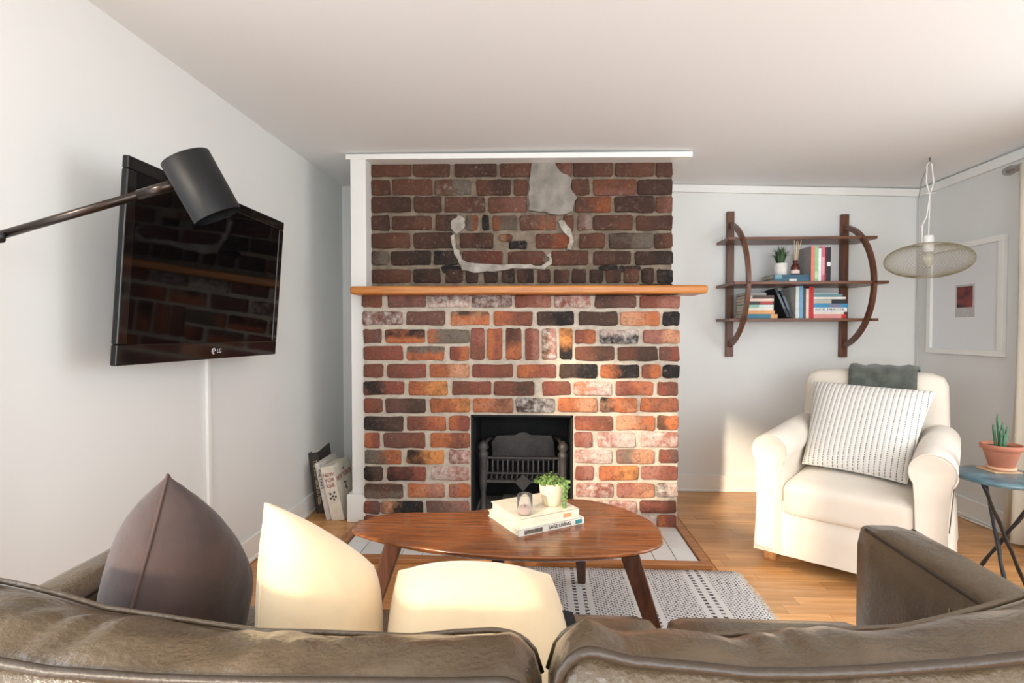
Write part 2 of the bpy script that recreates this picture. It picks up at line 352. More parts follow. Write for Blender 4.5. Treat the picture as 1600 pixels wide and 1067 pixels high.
for y0, y1, s in UROWS:
    for q in s.split(','):
        r, code = q.split(); x0, x1 = map(float, r.split('-')); brick(x0, x1, y0+random.uniform(-.8, .8), y1, code, YU, .004)
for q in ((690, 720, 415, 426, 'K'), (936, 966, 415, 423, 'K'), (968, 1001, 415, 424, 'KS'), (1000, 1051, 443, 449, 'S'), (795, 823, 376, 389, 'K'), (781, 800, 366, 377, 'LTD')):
    brick(*q, YU, -.004 if q[0] in (795,) else .003)  # the recessed black piece paints the dark inside a hole
# plaster repairs on the upper brickwork
PLAS = mat('old_cement_patch', (150, 143, 134), .95, col2=(122, 116, 108), scale=14, bump=.4, bscale=40)
def patch(pts, m, name, t=.012):
    pl = []
    for i in range(len(pts)):
        (a, c_), (e, g) = pts[i], pts[(i+1) % len(pts)]
        for k in range(3):
            f = k/3; pl.append((a+(e-a)*f+random.uniform(-1.3, 1.3), c_+(g-c_)*f+random.uniform(-1.3, 1.3)))
    P2 = [atY(x, y, YU) for x, y in pl]
    mb = MB().prism([(p.x, p.z) for p in P2], lambda p: (p[0], YU+.02, p[1]), lambda p: (p[0], YU-t, p[1]))
    return obj(name, mb, m, fp, bevel=.004)
patch([(833, 249), (864, 249), (873, 266), (893, 279), (892, 294), (901, 309), (895, 330), (880, 336), (866, 335), (845, 331), (826, 330), (826, 304), (828, 276)], PLAS, 'cement_patch', .013)
PL2 = mat('pale_plaster_smear', (178, 170, 160), .9, col2=(140, 132, 122), scale=18, bump=.35, bscale=50)
patch([(706, 345), (716, 337), (727, 342), (726, 357), (714, 367), (705, 357)], PL2, 'plaster_smear')
patch([(703, 368), (710, 366), (712, 386), (718, 392), (722, 406), (730, 410), (784, 413), (820, 413), (846, 415), (858, 407), (853, 397), (862, 396), (862, 412), (850, 421), (800, 420), (770, 425), (740, 426), (722, 421), (716, 408), (708, 390)], PL2, 'plaster_smear', .014)
patch([(870, 344), (882, 346), (893, 360), (897, 376), (892, 391), (886, 391), (889, 372), (878, 360)], PL2, 'plaster_smear')
# mantel
MAN = wood('mantel_oak', (204, 134, 62), (170, 100, 42), 'x', .35, scale=4)
m0, m1 = atY(546, 450, YF-.11), atY(1107, 458, YF-.11)
zt = atY(800, 446, YF-.11).z; zb = atY(800, 459, YF-.11).z
b = MB().box(m0.x, m1.x, YF-.11, YU+.008, zb, zt)
mn = obj('mantel_shelf', b, MAN, bevel=.012, seg=3); tag(mn, 'long orange oak mantel shelf across the brick fireplace', 'mantel')
# hearth tiles and oak edging
hearth = thing('tiled_hearth', 'white tiled hearth with oak edging on the floor before the brick fireplace', 'hearth', (-.1, 2.7, 0))
HX0, HX1, HY0 = -1.02, .80, 2.455
obj('grout_bed', MB().box(HX0+.01, HX1-.01, HY0+.01, YF+.0, -.004, .008), mat('dark_grout', (70, 68, 66), .9, var=.2), hearth)
TILE = mat('white_glazed_tile', (226, 228, 226), .22, var=.015, bump=.01, bscale=8)
k = 0
for yy0, yy1 in ((HY0+.05, 2.655), (2.659, 2.86), (2.864, YF-.002)):
    x = HX0+.05
    while x < HX1-.05:
        xe = min(x+.0985, HX1-.047); obj('tile', MB().box(x, xe, yy0, yy1, 0, .012), TILE, hearth, bevel=.0015, seg=1); x += .1015
EDGE = wood('oak_edging', (186, 128, 78), (150, 98, 56), 'x', .4)
for q in ((HX0, HX1, HY0, HY0+.047), (HX1-.044, HX1, HY0+.047, YF-.001), (HX0, HX0+.044, HY0+.047, YF-.001)):
    obj('edging_strip', MB().box(*q, -.003, .022), EDGE, hearth, bevel=.004)
# ------------------------------------------------------------------ fire grate
IRON = mat('cast_iron', (74, 70, 68), .5, var=.2, scale=20, bump=.2, bscale=60, metal=.3)
GY = 3.06
def gp(px, py, Y=GY): return atY(px, py, Y)
gr = thing('fire_grate', 'ornate cast iron basket grate inside the black firebox', 'grate', (gp(815, 780).x, GY, .035))
for pxs in (755, 880):
    c0 = gp(pxs, 700); b = MB()
    b.lathe([(.018, .035), (.03, .04), (.03, .055), (.018, .07), (.016, .16), (.023, .2), (.023, .28), (.026, .36), (.032, .385), (.02, .40), (.034, .42), (.024, .445), (.006, .46)], (c0.x, GY, 0), 14)
    obj('post', b, IRON, gr, smooth=True)
zt_, zm, zl = gp(815, 715).z, gp(815, 739).z, gp(815, 752).z
xa, xb = gp(758, 700).x, gp(877, 700).x
for z, h in ((zt_, .012), (zm, .010), (zl, .016)): obj('rail', MB().box(xa, xb, GY-.012, GY+.012, z-h/2, z+h/2), IRON, gr, bevel=.003)
for i in range(15):
    x = xa+(xb-xa)*(i+.5)/15; obj('bar', MB().tube([(x, GY, zl), (x-.008, GY-.004, (zl+zm)/2), (x, GY, zm), (x, GY-.004, (zm+zt_)/2), (x, GY, zt_)], [.004, .006, .004, .006, .004], 8), IRON, gr, smooth=True)
xm = (xa+xb)/2; b = MB().prism([(xm-.05, zl), (xm, zl-.055), (xm+.05, zl), (xm, zl+.045)], lambda p: (p[0], GY-.02, p[1]), lambda p: (p[0], GY-.008, p[1]))
obj('diamond_ornament', b, IRON, gr, bevel=.004)
q0 = gp(775, 680, 3.25); pts = [(770, 720), (768, 690), (776, 680), (805, 679), (812, 675), (822, 675), (830, 679), (862, 680), (866, 692), (868, 720)]
pp = [gp(x, y, 3.25) for x, y in pts]
b = MB().prism([(p.x, p.z) for p in pp], lambda p: (p[0], 3.24, p[1]), lambda p: (p[0], 3.265, p[1])); obj('back_plate', b, IRON, gr, bevel=.004)
obj('fire_pan', MB().box(xa+.01, xb-.01, GY, 3.25, zl-.01, zl+.01), IRON, gr)
for s_, px in ((-1, 757), (1, 878)):
    a, e = gp(px, 695), gp(768 if s_ < 0 else 868, 684, 3.24); obj('side_arm', MB().tube([a, (a+e)/2+Vector((0, 0, .012)), e], .011, 8), IRON, gr, smooth=True)
# ------------------------------------------------------------------ television
tvx = -1.19
A, B_, C_, D_ = atX(207, 243, tvx+.02), atX(447, 350, tvx+.02), atX(428, 553, tvx-.025), atX(175, 574, tvx-.025)
tvw = ((B_-A).length+(C_-D_).length)/2; tvh = ((A-D_).length+(B_-C_).length)/2; tc_ = (A+B_+C_+D_)/4
tv = thing('television', 'black flat screen television tilted out on a bracket from the white wall', 'television', tc_, 0, local=True)
TM = basis((C_-D_)+(B_-A), (A-D_)+(B_-C_))   # x along width, y up, z out of the screen
tv.rotation_euler = TM.to_euler()
GLB = mat('piano_black_plastic', (10, 10, 11), .08, var=.05, spec=.5); SCR = mat('dark_screen_glass', (5, 5, 6), .045, var=.05, spec=.2, ior=1.5)
W2, H2 = tvw/2, tvh/2; bz = .038
b = MB(); b.box(-W2, W2, H2-bz, H2, -.02, 0); b.box(-W2, W2, -H2, -H2+.062, -.02, 0); b.box(-W2, -W2+bz, -H2+.062, H2-bz, -.02, 0); b.box(W2-bz, W2, -H2+.062, H2-bz, -.02, 0)
bez = obj('bezel', b, GLB, tv, off=(0, 0, 0), bevel=.004)
obj('screen', MB().box(-W2+bz-.004, W2-bz+.004, -H2+.058, H2-bz+.004, -.02, -.003), SCR, tv, off=(0, 0, 0))
obj('rear_shell', MB().box(-W2+.12, W2-.12, -H2+.1, H2-.1, -.07, -.028), mat('matte_black_plastic', (24, 24, 26), .6, var=.05), tv, off=(0, 0, 0), bevel=.02)
b = MB(); b.box(-.11, .11, -.11, .11, -.085, -.07); obj('bracket_plate', b, BLACK, tv, off=(0, 0, 0))
obj('bracket_arm', MB().tube([(0, 0, -.08), (.02, 0, -.125), (0, .01, -.165)], .022, 10), BLACK, tv, off=(0, 0, 0))
LOGO = mat('logo_silver', (205, 205, 208), .3, var=.02)
text('logo_lettering', 'LG', .022, LOGO, bez, (.026, -H2+.030, .0012), Matrix.Identity(3)); 
b = MB().tube([(-.008+.010*math.cos(a), -H2+.030+.010*math.sin(a), .001) for a in [2*PI*i/20 for i in range(17)]], .0018, 6); b.box(-.0095, -.0065, -H2+.025, -H2+.034, .0003, .0015)
obj('logo_emblem', b, LOGO, bez, off=(0, 0, 0))
p = atX(322, 575, XL); q = atX(322, 780, XL)
o = obj('cable_cover', MB().box(XL, XL+.014, p.y-.012, p.y+.012, .115, 1.12), TRIM, bevel=.003); tag(o, 'slim white cable cover running down the wall below the television', 'cable cover')
# ------------------------------------------------------------------ black lamp
ly = 1.12
h0, h1 = atY(289, 246, ly), atY(341, 338, ly+.03); axd = (h1-h0).normalized(); r = 37.5*ly/F
ar0, ar1 = atY(-70, 388, ly+.02), atY(278, 287, ly+.02)
lamp = thing('floor_lamp', 'black adjustable floor lamp with cylinder shade reaching before the television', 'lamp', (ar0.x, ar0.y, 0))
def ring(c, u, v, r, n=32): return [c+u*(r*math.cos(2*PI*k/n))+v*(r*math.sin(2*PI*k/n)) for k in range(n)]
b = MB(); b.tube([h0, h0+axd*.001, h1], [r*.97, r, r], 36, caps=False); b.tube([h1, h0+axd*.006], [r-.002, r-.002], 36, caps=False)
n0 = len(b.v); b.v += [tuple(p) for p in (b.v[:0])]
u = axd.orthogonal().normalized(); v = axd.cross(u); n0 = len(b.v); b.v += [tuple(p) for p in ring(h0, u, v, r*.97, 36)]; b.f.append(tuple(range(n0, n0+36)))
obj('lamp_shade', b, mat('satin_black_shade', (17, 18, 20), .5, var=.04, spec=.2), lamp, smooth=False)
for p in bpy.data.objects['lamp_shade'].data.polygons: p.use_smooth = len(p.vertices) == 4
obj('bulb', MB().tube([h0+axd*q for q in (.012, .03, .055, .078, .088)], [.012, .014, .024, .022, .008], 16), mat('frosted_bulb', (235, 230, 220), .4), lamp, smooth=True)
obj('arm', MB().tube([ar0, ar1], .0095, 14), mat('dark_bronze_metal', (52, 44, 40), .28, var=.1, metal=.8), lamp, smooth=True)
e1 = ar0.lerp(ar1, .83); obj('arm_collar', MB().tube([e1, ar1], .0115, 14), mat('dark_bronze_metal', (52, 44, 40), .28), lamp, smooth=True)
j = atY(6, 366, ly+.02); obj('joint_knob', MB().tube([j+Vector((-.02, -.012, -.012)), j+Vector((.004, -.012, -.010)), j+Vector((.012, -.012, .0))], [.012, .012, .005], 10), BLACK, lamp, smooth=True)
b = MB(); b.tube([(ar0.x, ar0.y, .02), (ar0.x, ar0.y, ar0.z+.03)], .011, 14); obj('pole', b, BLACK, lamp, smooth=True)
obj('base', MB().lathe([(.11, 0), (.12, .004), (.12, .016), (.1, .022), (.015, .026)], (ar0.x, ar0.y, 0), 36), BLACK, lamp, smooth=True)
# ------------------------------------------------------------------ books helper
PAGE = mat('paper_pages', (226, 218, 200), .9, col2=(206, 196, 178), scale=3, stretch=(1, 1, 120))
def cmat(rgb): return mat('cover_%d_%d_%d' % rgb, rgb, .5, var=.08, scale=25)
def book(label, c, size, col, flat=True, lean=0, rz=0, band=None, group=None, spine='y'):
    """c = bottom centre of spine face; size = (x, y depth, z)"""
    sx, sy, sz = size
    t = thing('book', label, 'book', c, rz, group, local=True); t.rotation_euler = (0, lean, rz)
    cv = .0025; b = MB(); p = MB()
    if flat:
        b.box(-sx/2, sx/2, 0, sy, 0, cv); b.box(-sx/2, sx/2, 0, sy, sz-cv, sz); b.box(-sx/2, sx/2, -.001, cv, 0, sz)
        p.box(-sx/2+.004, sx/2-.004, cv, sy-.004, cv, sz-cv)
    else:
        b.box(-sx/2, -sx/2+cv, 0, sy, 0, sz); b.box(sx/2-cv, sx/2, 0, sy, 0, sz); b.box(-sx/2, sx/2, -.001, cv, 0, sz)
        p.box(-sx/2+cv, sx/2-cv, cv, sy-.004, .004, sz-.004)
    obj('cover', b, cmat(col), t, off=(0, 0, 0)); obj('pages', p, PAGE, t, off=(0, 0, 0))
    if band:
        f0, f1, bc = band; q = MB()
        if flat: q.box(-sx/2+sx*f0, -sx/2+sx*f1, -.0018, .0005, .001, sz-.001)
        else: q.box(-sx/2+.001, sx/2-.001, -.0018, .0005, sz*f0, sz*f1)
        obj('spine_band', q, cmat(bc), t, off=(0, 0, 0))
    return t
# ------------------------------------------------------------------ wall shelf
SY = YB
pl, pr_ = atY(1140, 440, SY-.015), atY(1318, 440, SY-.015)
sh = thing('wall_shelf', 'walnut wall shelf with three boards and two curved bows', 'shelf', ((pl.x+pr_.x)/2, SY, atY(1140, 557, SY).z))
bows = []
for px, y0, y1 in ((1140, 331, 557), (1318, 335, 558)):
    x = atY(px, 440, SY-.015).x; zt1, zb1 = atY(px, y0, SY-.015).z, atY(px, y1, SY-.015).z
    obj('upright', MB().box(x-.024, x+.024, SY-.03, SY, zb1, zt1), WALNUT, sh, bevel=.003)
    za, zb2 = zt1-.07, zb1+.06; zc_, hh = (za+zb2)/2, (za-zb2)/2; dep = .335
    R = (hh*hh+dep*dep)/(2*dep); pts_o, pts_i = [], []
    am = math.asin(min(1, hh/R))
    for i in range(25):
        a = -am+2*am*i/24; pts_o.append((SY-.02-(R*math.cos(a)-(R-dep)), zc_+R*math.sin(a)))
        pts_i.append((SY-.02-((R-.032)*math.cos(a)-(R-dep)), zc_+(R-.032)*math.sin(a)))
    poly = pts_o+pts_i[::-1]; xo = x+.0
    b = MB(); b.grid([[(xo-.012, y, z) for y, z in pts_o], [(xo+.012, y, z) for y, z in pts_o], [(xo+.012, y, z) for y, z in pts_i], [(xo-.012, y, z) for y, z in pts_i], [(xo-.012, y, z) for y, z in pts_o]])
    obj('bow', b, WALNUT, sh, bevel=.003); bows.append(x)
sx0, sx1 = bows[0]-.085, bows[1]+.085
zs = [atY(1230, 380, SY-.02).z, atY(1230, 448, SY-.02).z, atY(1230, 500.5, SY-.02).z]
for z, dp in zip(zs, (.20, .315, .22)):
    o = obj('shelf_board', MB().box(sx0, sx1, SY-.03-dp, SY-.005, z-.009, z+.009), WALNUTX, sh, bevel=.002)
    for x in bows: pass
for x in bows:
    for z, dd in ((zs[1], .345), (zs[2], .30)): obj('screw', MB().tube([(x, SY-.02-dd, z), (x, SY-.01-dd+.01, z)], .005, 8), mat('dark_screw', (60, 44, 36), .4, metal=.5), sh)
def sx(px, Y): return atY(px, 440, Y).x
z2 = zs[1]+.009; yb = SY-.27
def pz(py, Y): return atY(1240, py, Y).z
# middle board
x0, x1 = sx(1209, yb), sx(1265.5, yb)
t1 = book('teal book lying on the middle board, under another teal book', ((x0+x1)/2+.002, yb, z2), (x1-x0, .2, .022), (54, 104, 122), band=(.42, .62, (225, 225, 220)))
book('dark blue book under the small pot and the reed diffuser', ((x0+x1)/2, yb+.003, z2+.022), (x1-x0-.006, .19, .025), (48, 88, 110), band=(.03, .22, (120, 160, 176)))
zp = z2+.047
pot = thing('potted_grass', 'small white pot with spiky green grass plant on the wall shelf', 'plant', (sx(1219.5, yb+.05), yb+.055, zp))
l = pot.location
obj('pot', MB().lathe([(.034, 0), (.038, .003), (.040, .074), (.037, .076), (.035, .066)], l, 28), mat('white_ceramic_pot', (222, 220, 214), .6, var=.06, scale=30, bump=.1), pot, smooth=True)
b = MB()
for i in range(150):
    a = random.uniform(0, 2*PI); s_ = random.uniform(.2, 1); ln = random.uniform(.08, .135); d = Vector((math.cos(a), math.sin(a), 0)); o_ = Vector(l)+d*.018*s_+Vector((0, 0, .066))
    w_ = Vector((-d.y, d.x, 0))*.0028; tip = o_+d*ln*.62*s_+Vector((0, 0, ln*(1.05-.5*s_*s_))); mid = o_+d*ln*.22*s_+Vector((0, 0, ln*.6))
    n = len(b.v); b.v += [tuple(o_-w_), tuple(o_+w_), tuple(mid+w_), tuple(mid-w_), tuple(tip)]; b.f += [(n, n+1, n+2, n+3), (n+3, n+2, n+4)]
obj('grass_blades', b, mat('grass_green', (62, 92, 56), .5, var=.35, scale=40), pot, kind='stuff')
df = thing('reed_diffuser', 'amber glass reed diffuser bottle with pale reeds on the wall shelf', 'diffuser', (sx(1241.5, yb+.05), yb+.045, zp)); l = Vector(df.location)
obj('bottle', MB().lathe([(.022, 0), (.026, .003), (.026, .05), (.02, .064), (.011, .07), (.011, .082), (.014, .084), (.014, .094), (.009, .095)], l, 24), mat('amber_glass', (84, 34, 22), .12, var=.05, spec=.6), df, smooth=True)
obj('paper_label', MB().lathe([(.0262, .008), (.0266, .009), (.0266, .030), (.0262, .031)], l, 24), mat('paper_label', (225, 205, 196), .8, var=.03), df, smooth=True)
for dx, dy in ((-.004, .006), (.012, .0), (.026, .008), (.034, -.004), (.004, -.008)):
    obj('reed', MB().tube([l+Vector((dx*.1, dy*.1, .06)), l+Vector((dx, dy, .215+random.uniform(-.01, .005)))], .0017, 6), mat('pale_reed', (220, 200, 160), .7, var=.08), df)
X = sx(1266.5, yb-.01)
for lab, wpx, hp, col, bd in (('coral pink spined book upright beside the lying teal books', 5.6, 384.5, (150, 145, 142), (0, 1, (226, 128, 108))), ('light green upright book between the coral and white books', 5.2, 386, (150, 192, 140), (.1, .3, (196, 220, 176))),
        ('white upright book between the green and pink books', 4.6, 388, (226, 234, 236), None), ('pink upright book next to the black book', 5.2, 385.5, (206, 104, 124), (.2, .7, (230, 160, 170))), ('maroon slim upright book touching the black book', 2.6, 387.5, (96, 30, 44), None), ('black upright book with small white spine label', 6.2, 386.5, (28, 28, 38), (.45, .57, (230, 230, 230)))):
    wd = wpx*(yb)/F; book(lab, (X+wd/2, yb-.01, z2), (wd-.001, .16, pz(hp, yb-.01)-z2), col, flat=False, band=bd, group=None); X += wd
# bottom board
z3 = zs[2]+.009; yc = SY-.215
def stack(x0p, x1p, rows, tail):
    z = z3
    for lab, h, col, bd, d0, d1 in rows:
        xa_, xb_ = sx(x0p+d0, yc), sx(x1p+d1, yc); hh_ = h*yc/F
        t = book(lab, ((xa_+xb_)/2, yc+random.uniform(0, .008), z), (xb_-xa_, .15, hh_-.0006), col, band=bd); z += hh_
        if 'white lettered' in lab:
            text('spine_title', 'RICK MERCER', hh_*.72, mat('title_ink', (40, 44, 60), .6), t, (0, -.0022, hh_/2), basis((1, 0, 0), (0, 0, 1)), off=None, sx=1.5)
stack(1163, 1212, [('teal book with tan spine end, at the bottom of its stack', 6.8, (46, 118, 142), (.8, 1, (214, 160, 100)), -1, 3.5), ('orange tan book on the teal book in the stack', 5.2, (224, 158, 98), None, 1, 0), ('cream book on the orange book in the stack', 4.4, (228, 220, 204), None, 1, -2.5),
   ('green and white book in the middle of the stack', 4.8, (140, 190, 170), (.5, 1, (214, 222, 220)), 1, -2.5), ('black and red spined book in the stack', 5, (40, 36, 38), (.52, .95, (176, 60, 60)), 1, -2), ('pale peach book below the brown book in the stack', 4.2, (240, 208, 192), None, 1, -2), ('dark brown book below the grey one atop its stack', 5, (76, 58, 56), (.05, .25, (190, 184, 178)), 2, -2), ('grey book on top of the stack with teal bottom book', 3.6, (150, 148, 146), None, 2, -14)], 0)
stack(1270.5, 1322, [('red book with white lettering band at the bottom of its stack', 6.3, (196, 42, 44), (.03, .85, (226, 150, 146)), 0, 1.5), ('thin cream book on the red book', 3.6, (236, 226, 210), None, 0, -2), ('white lettered book below the blue book in the stack', 6.6, (238, 238, 238), None, 0, 2.5),
   ('sky blue book with grey spine end in the stack', 6.0, (60, 144, 190), (.45, .8, (120, 130, 150)), 1, 3.5), ('black spined book with pale half above the blue book', 6.6, (38, 46, 50), (0, .58, (190, 190, 176)), 0, 0), ('white thin book near the top of the stack', 3.6, (232, 232, 224), None, 0, 0), ('grey teal book on the white thin book', 4.0, (112, 150, 158), None, 0, -5), ('pale grey teal book atop the stack with red bottom book', 2.6, (160, 182, 186), None, 0, -14)], 0)
X = sx(1243.4, yc)
for lab, wpx, hp, col in (('tall white spined book with grey cover standing on the bottom board', 5.2, 447.5, (216, 216, 208)), ('light blue upright book on the bottom board', 6, 447, (112, 164, 198)), ('dark grey upright book on the bottom board', 4, 450, (70, 72, 82)), ('cream and pink upright book beside the red one', 4.6, 451, (232, 206, 190)), ('red upright book beside the right stack', 7, 448.5, (190, 36, 42))):
    wd = wpx*yc/F; book(lab, (X+wd/2, yc, z3), (wd-.001, .16, pz(hp, yc)-z3), col, flat=False); X += wd
for lab, pb_, pt_, hp in (('black book leaning against another black book', 1232.5, 1211, 449.5), ('slim black book leaning on the tall white spined book', 1237.8, 1220, 453)):
    hz = pz(hp, yc)-z3; dx = sx(pb_, yc)-sx(pt_, yc); ang = math.atan2(dx, hz); wd = .016
    t = book(lab, (sx(pb_, yc), yc, z3+.006), (wd, .15, hz/math.cos(ang)-.012), (34, 38, 46), flat=False, lean=-ang, band=(.3, .8, (96, 108, 122)))
# ------------------------------------------------------------------ pendant
pc = atY(1450, 407, 3.08); ph = atY(1450, 270, 3.08)
zce = zc(pc.x, 3.08)
pd = thing('pendant_lamp', 'flattened wire mesh pendant lamp hanging near the framed picture', 'lamp', (pc.x, pc.y, pc.z-.1)); rx = 55*3.08/F; rzz = 25.5*3.08/F
b = MB(); NR, NS = 26, 72
for i in range(NR+1):
    th = .30+(PI-.62)*i/NR
    for k in range(NS): a = 2*PI*(k+.5*(i % 2))/NS; b.v.append((pc.x+rx*math.sin(th)**.9*math.cos(a), pc.y+rx*math.sin(th)**.9*math.sin(a), pc.z+rzz*math.cos(th)))
for i in range(NR-1):
    for k in range(NS):
        if i % 2 == 0: b.f.append((i*NS+k, (i+1)*NS+k, (i+2)*NS+k, (i+1)*NS+(k-1) % NS))
        else: b.f.append((i*NS+k, (i+1)*NS+(k+1) % NS, (i+2)*NS+k, (i+1)*NS+k))
WIRE = mat('brass_wire', (176, 166, 130), .4, var=.05, metal=.5)
o = obj('wire_shade', b, WIRE, pd, smooth=True); wm = o.modifiers.new('wires', 'WIREFRAME'); wm.thickness = .0012; wm.use_even_offset = False; o['kind'] = 'stuff'
for th in (.30, PI-.32):
    rr = rx*math.sin(th)**.9; obj('rim_ring', MB().tube([(pc.x+rr*math.cos(2*PI*i/40), pc.y+rr*math.sin(2*PI*i/40), pc.z+rzz*math.cos(th)) for i in range(41)], .0025, 6), WIRE, pd, smooth=True)
zt2 = pc.z+rzz
obj('socket', MB().lathe([(.012, -.05), (.026, -.045), (.026, .035), (.022, .045), (.006, .048)], (pc.x, pc.y, zt2), 20), mat('white_plastic', (236, 236, 234), .4, var=.01), pd, smooth=True)
obj('bulb', MB().lathe([(.012, 0), (.014, .012), (.03, .045), (.026, .07), (.010, .085)][::-1], (pc.x, pc.y, zt2-.135), 20), mat('clear_bulb_glass', (230, 226, 214), .1, var=.03, trans=.6), pd, smooth=True)
CORD = mat('white_cord', (232, 230, 226), .6, var=.02)
zk = atY(1450, 305, 3.08).z
obj('cord', MB().tube([(pc.x, pc.y, zt2+.04), (pc.x+.004, pc.y, zk)] , .004, 8), CORD, pd, smooth=True)
lp = [(pc.x-.035, pc.y, zt2+.0), (pc.x-.034, pc.y, zt2+.10), (pc.x-.012, pc.y, zk-.12), (pc.x+.004, pc.y, zk), (pc.x+.024, pc.y, zk+.07), (pc.x+.012, pc.y, zce-.035), (pc.x, pc.y, zce-.02), (pc.x-.014, pc.y, zce-.035), (pc.x-.016, pc.y, zk+.07), (pc.x+.004, pc.y, zk)]
obj('looped_cord', MB().tube(lp, .004, 8), CORD, pd, smooth=True)
obj('cord_tie', MB().tube([(pc.x-.02, pc.y, zk+.008), (pc.x+.03, pc.y-.004, zk+.012)], .003, 6), CORD, pd)
obj('ceiling_hook', MB().tube([(pc.x, pc.y, zce+.004), (pc.x, pc.y, zce-.02), (pc.x+.008, pc.y, zce-.028)], .004, 8), mat('steel_hook', (120, 118, 114), .3, metal=.9), pd)
obj('wall_cord', MB().tube([(pc.x, pc.y, zce-.012), ((pc.x+XR)/2, 3.4, zc(2.4, 3.4)-.03), (XR-.024, YB-.024, zc(XR, YB)-.06), (XR-.02, YB-.02, .12)], .0035, 6), mat('grey_cord', (188, 186, 182), .6), pd)
# ------------------------------------------------------------------ framed picture
fa = atX(1456, 390, XR); fb = atX(1576, 376, XR); y1_, y0_ = fa.y, fb.y; zt3 = fa.z; zb3 = atX(1456, 551, XR).z
pf = thing('framed_picture', 'white framed picture with small dark red print on the wall beside the curtain', 'picture', (XR, (y0_+y1_)/2, zb3))
b = MB(); fw = .032
for q in ((y0_, y1_, zt3-fw, zt3), (y0_, y1_, zb3, zb3+fw), (y0_, y0_+fw, zb3+fw, zt3-fw), (y1_-fw, y1_, zb3+fw, zt3-fw)): b.box(XR-.028, XR-.001, *q)
obj('frame', b, TRIM, pf, bevel=.002)
obj('mat_board', MB().box(XR-.012, XR-.004, y0_+fw-.002, y1_-fw+.002, zb3+fw-.002, zt3-fw+.002), mat('mat_board', (228, 229, 231), .25, var=.005, spec=.6), pf)
ga, gb = atX(1497, 446, XR), atX(1526, 495, XR)
ART = mat('abstract_print', (150, 70, 66), .6, col2=(40, 32, 36), scale=9, stretch=(1, 1, 2))
obj('print_paper', MB().box(XR-.0135, XR-.011, gb.y, ga.y, gb.z, ga.z), mat('print_grey', (188, 184, 182), .6, var=.08, scale=30), pf)
obj('print_image', MB().box(XR-.0145, XR-.013, gb.y+.014, ga.y-.012, gb.z+(ga.z-gb.z)*.3, ga.z-.012), ART, pf)
# ------------------------------------------------------------------ curtain and rod
LIN = mat('linen_curtain', (206, 198, 182), .95, var=.08, scale=6, bump=.25, bscale=120, stretch=(1, 1, .4))
yc0, yc1 = 2.22, atX(1587, 500, XR-.09).y
rows = []
for zi in range(9):
    z = .02+(1.93-.02)*zi/8; f = 1+.06*(1-zi/8); row = []
    for i in range(61): t = i/60; row.append((XR-.095+.03*math.sin(t*2*PI*5.5+.3*zi)*(.8+.3*(1-zi/8)), yc1-(yc1-yc0)*t*f+.0*zi+(.05*(1-zi/8)**2 if t < .3 else 0), z))
    rows.append(row)
cu = obj('curtain', MB().grid(rows), LIN, smooth=True); sm = cu.modifiers.new('thickness', 'SOLIDIFY'); sm.thickness = .003
tag(cu, 'long beige linen curtain hanging beside the framed picture', 'curtain')
rodz = atX(1582, 265, XR-.1).z; ry = atX(1582, 265, XR-.1).y
rd = thing('curtain_rod', 'silver curtain rod with faceted finial above the beige curtain', 'curtain rod', (XR-.1, ry, rodz))
STEEL = mat('brushed_steel', (170, 168, 164), .25, var=.05, metal=.9)
obj('rod', MB().tube([(XR-.1, ry-.05, rodz), (XR-.1, .2, rodz)], .011, 12), STEEL, rd, smooth=True)
b = MB().tube([(XR-.1, ry-.05, rodz), (XR-.1, ry-.035, rodz), (XR-.1, ry-.03, rodz), (XR-.1, ry+.01, rodz), (XR-.1, ry+.04, rodz), (XR-.1, ry+.05, rodz)], [.012, .02, .016, .026, .02, .008], 8); obj('finial', b, STEEL, rd)
obj('bracket', MB().tube([(XR, 2.3, rodz), (XR-.1, 2.3, rodz)], .009, 8), STEEL, rd)
for i in range(7):
    y = yc0+.03+(yc1-yc0-.06)*i/6; obj('curtain_ring', MB().tube([(XR-.1+.019*math.cos(a), y, rodz-.004+.019*math.sin(a)) for a in [2*PI*k/16 for k in range(17)]], .003, 6), STEEL, rd)
o = obj('power_cord', MB().tube([(XR-.03, 3.42, .006), (XR-.05, 3.2, .006), (XR-.03, 3.0, .006), (XR-.04, 2.8, .006), (XR-.03, 2.5, .006)], .005, 8), CORD, smooth=True); tag(o, 'white power cord lying along the baseboard behind the armchair', 'cord')
# ------------------------------------------------------------------ corner books on the floor
def leaner(label, foot0, foot1, top0, thick, cols, txt):
    pass
bxw = XL+.014
t = thing('book', 'dark atlas book leaning in the corner behind the white books', 'book', (-1.30, 3.10, 0), 0, local=True)
t.rotation_euler = (0, math.radians(-7), math.radians(8)); DK = cmat((56, 48, 42))
b = MB(); b.box(-.028, .028, 0, .005, 0, .37); b.box(-.028, -.024, 0, .27, 0, .37); b.box(.024, .028, 0, .27, 0, .37); obj('cover', b, DK, t, off=(0, 0, 0)); obj('pages', MB().box(-.024, .024, .005, .262, .005, .362), PAGE, t, off=(0, 0, 0))
text('spine_title', 'The International Atlas', .034, mat('gold_ink', (196, 184, 150), .5), t, (0, -.0012, .19), basis((0, 0, -1), (1, 0, 0)), sx=.85)
CRM = cmat((224, 216, 200))
t = thing('book', 'thick white book with red title leaning beside the white casing', 'book', (-1.155, 2.99, 0), 0, local=True)
t.rotation_euler = (0, math.radians(-12), math.radians(0)); tw, td, th_ = .075, .25, .32
b = MB(); b.box(-tw/2, tw/2, -.002, .004, 0, th_); b.box(-tw/2, -tw/2+.004, 0, td, 0, th_); b.box(tw/2-.004, tw/2, 0, td, 0, th_); obj('cover', b, CRM, t, off=(0, 0, 0)); obj('pages', MB().box(-tw/2+.004, tw/2-.004, .004, td-.008, .005, th_-.008), PAGE, t, off=(0, 0, 0))
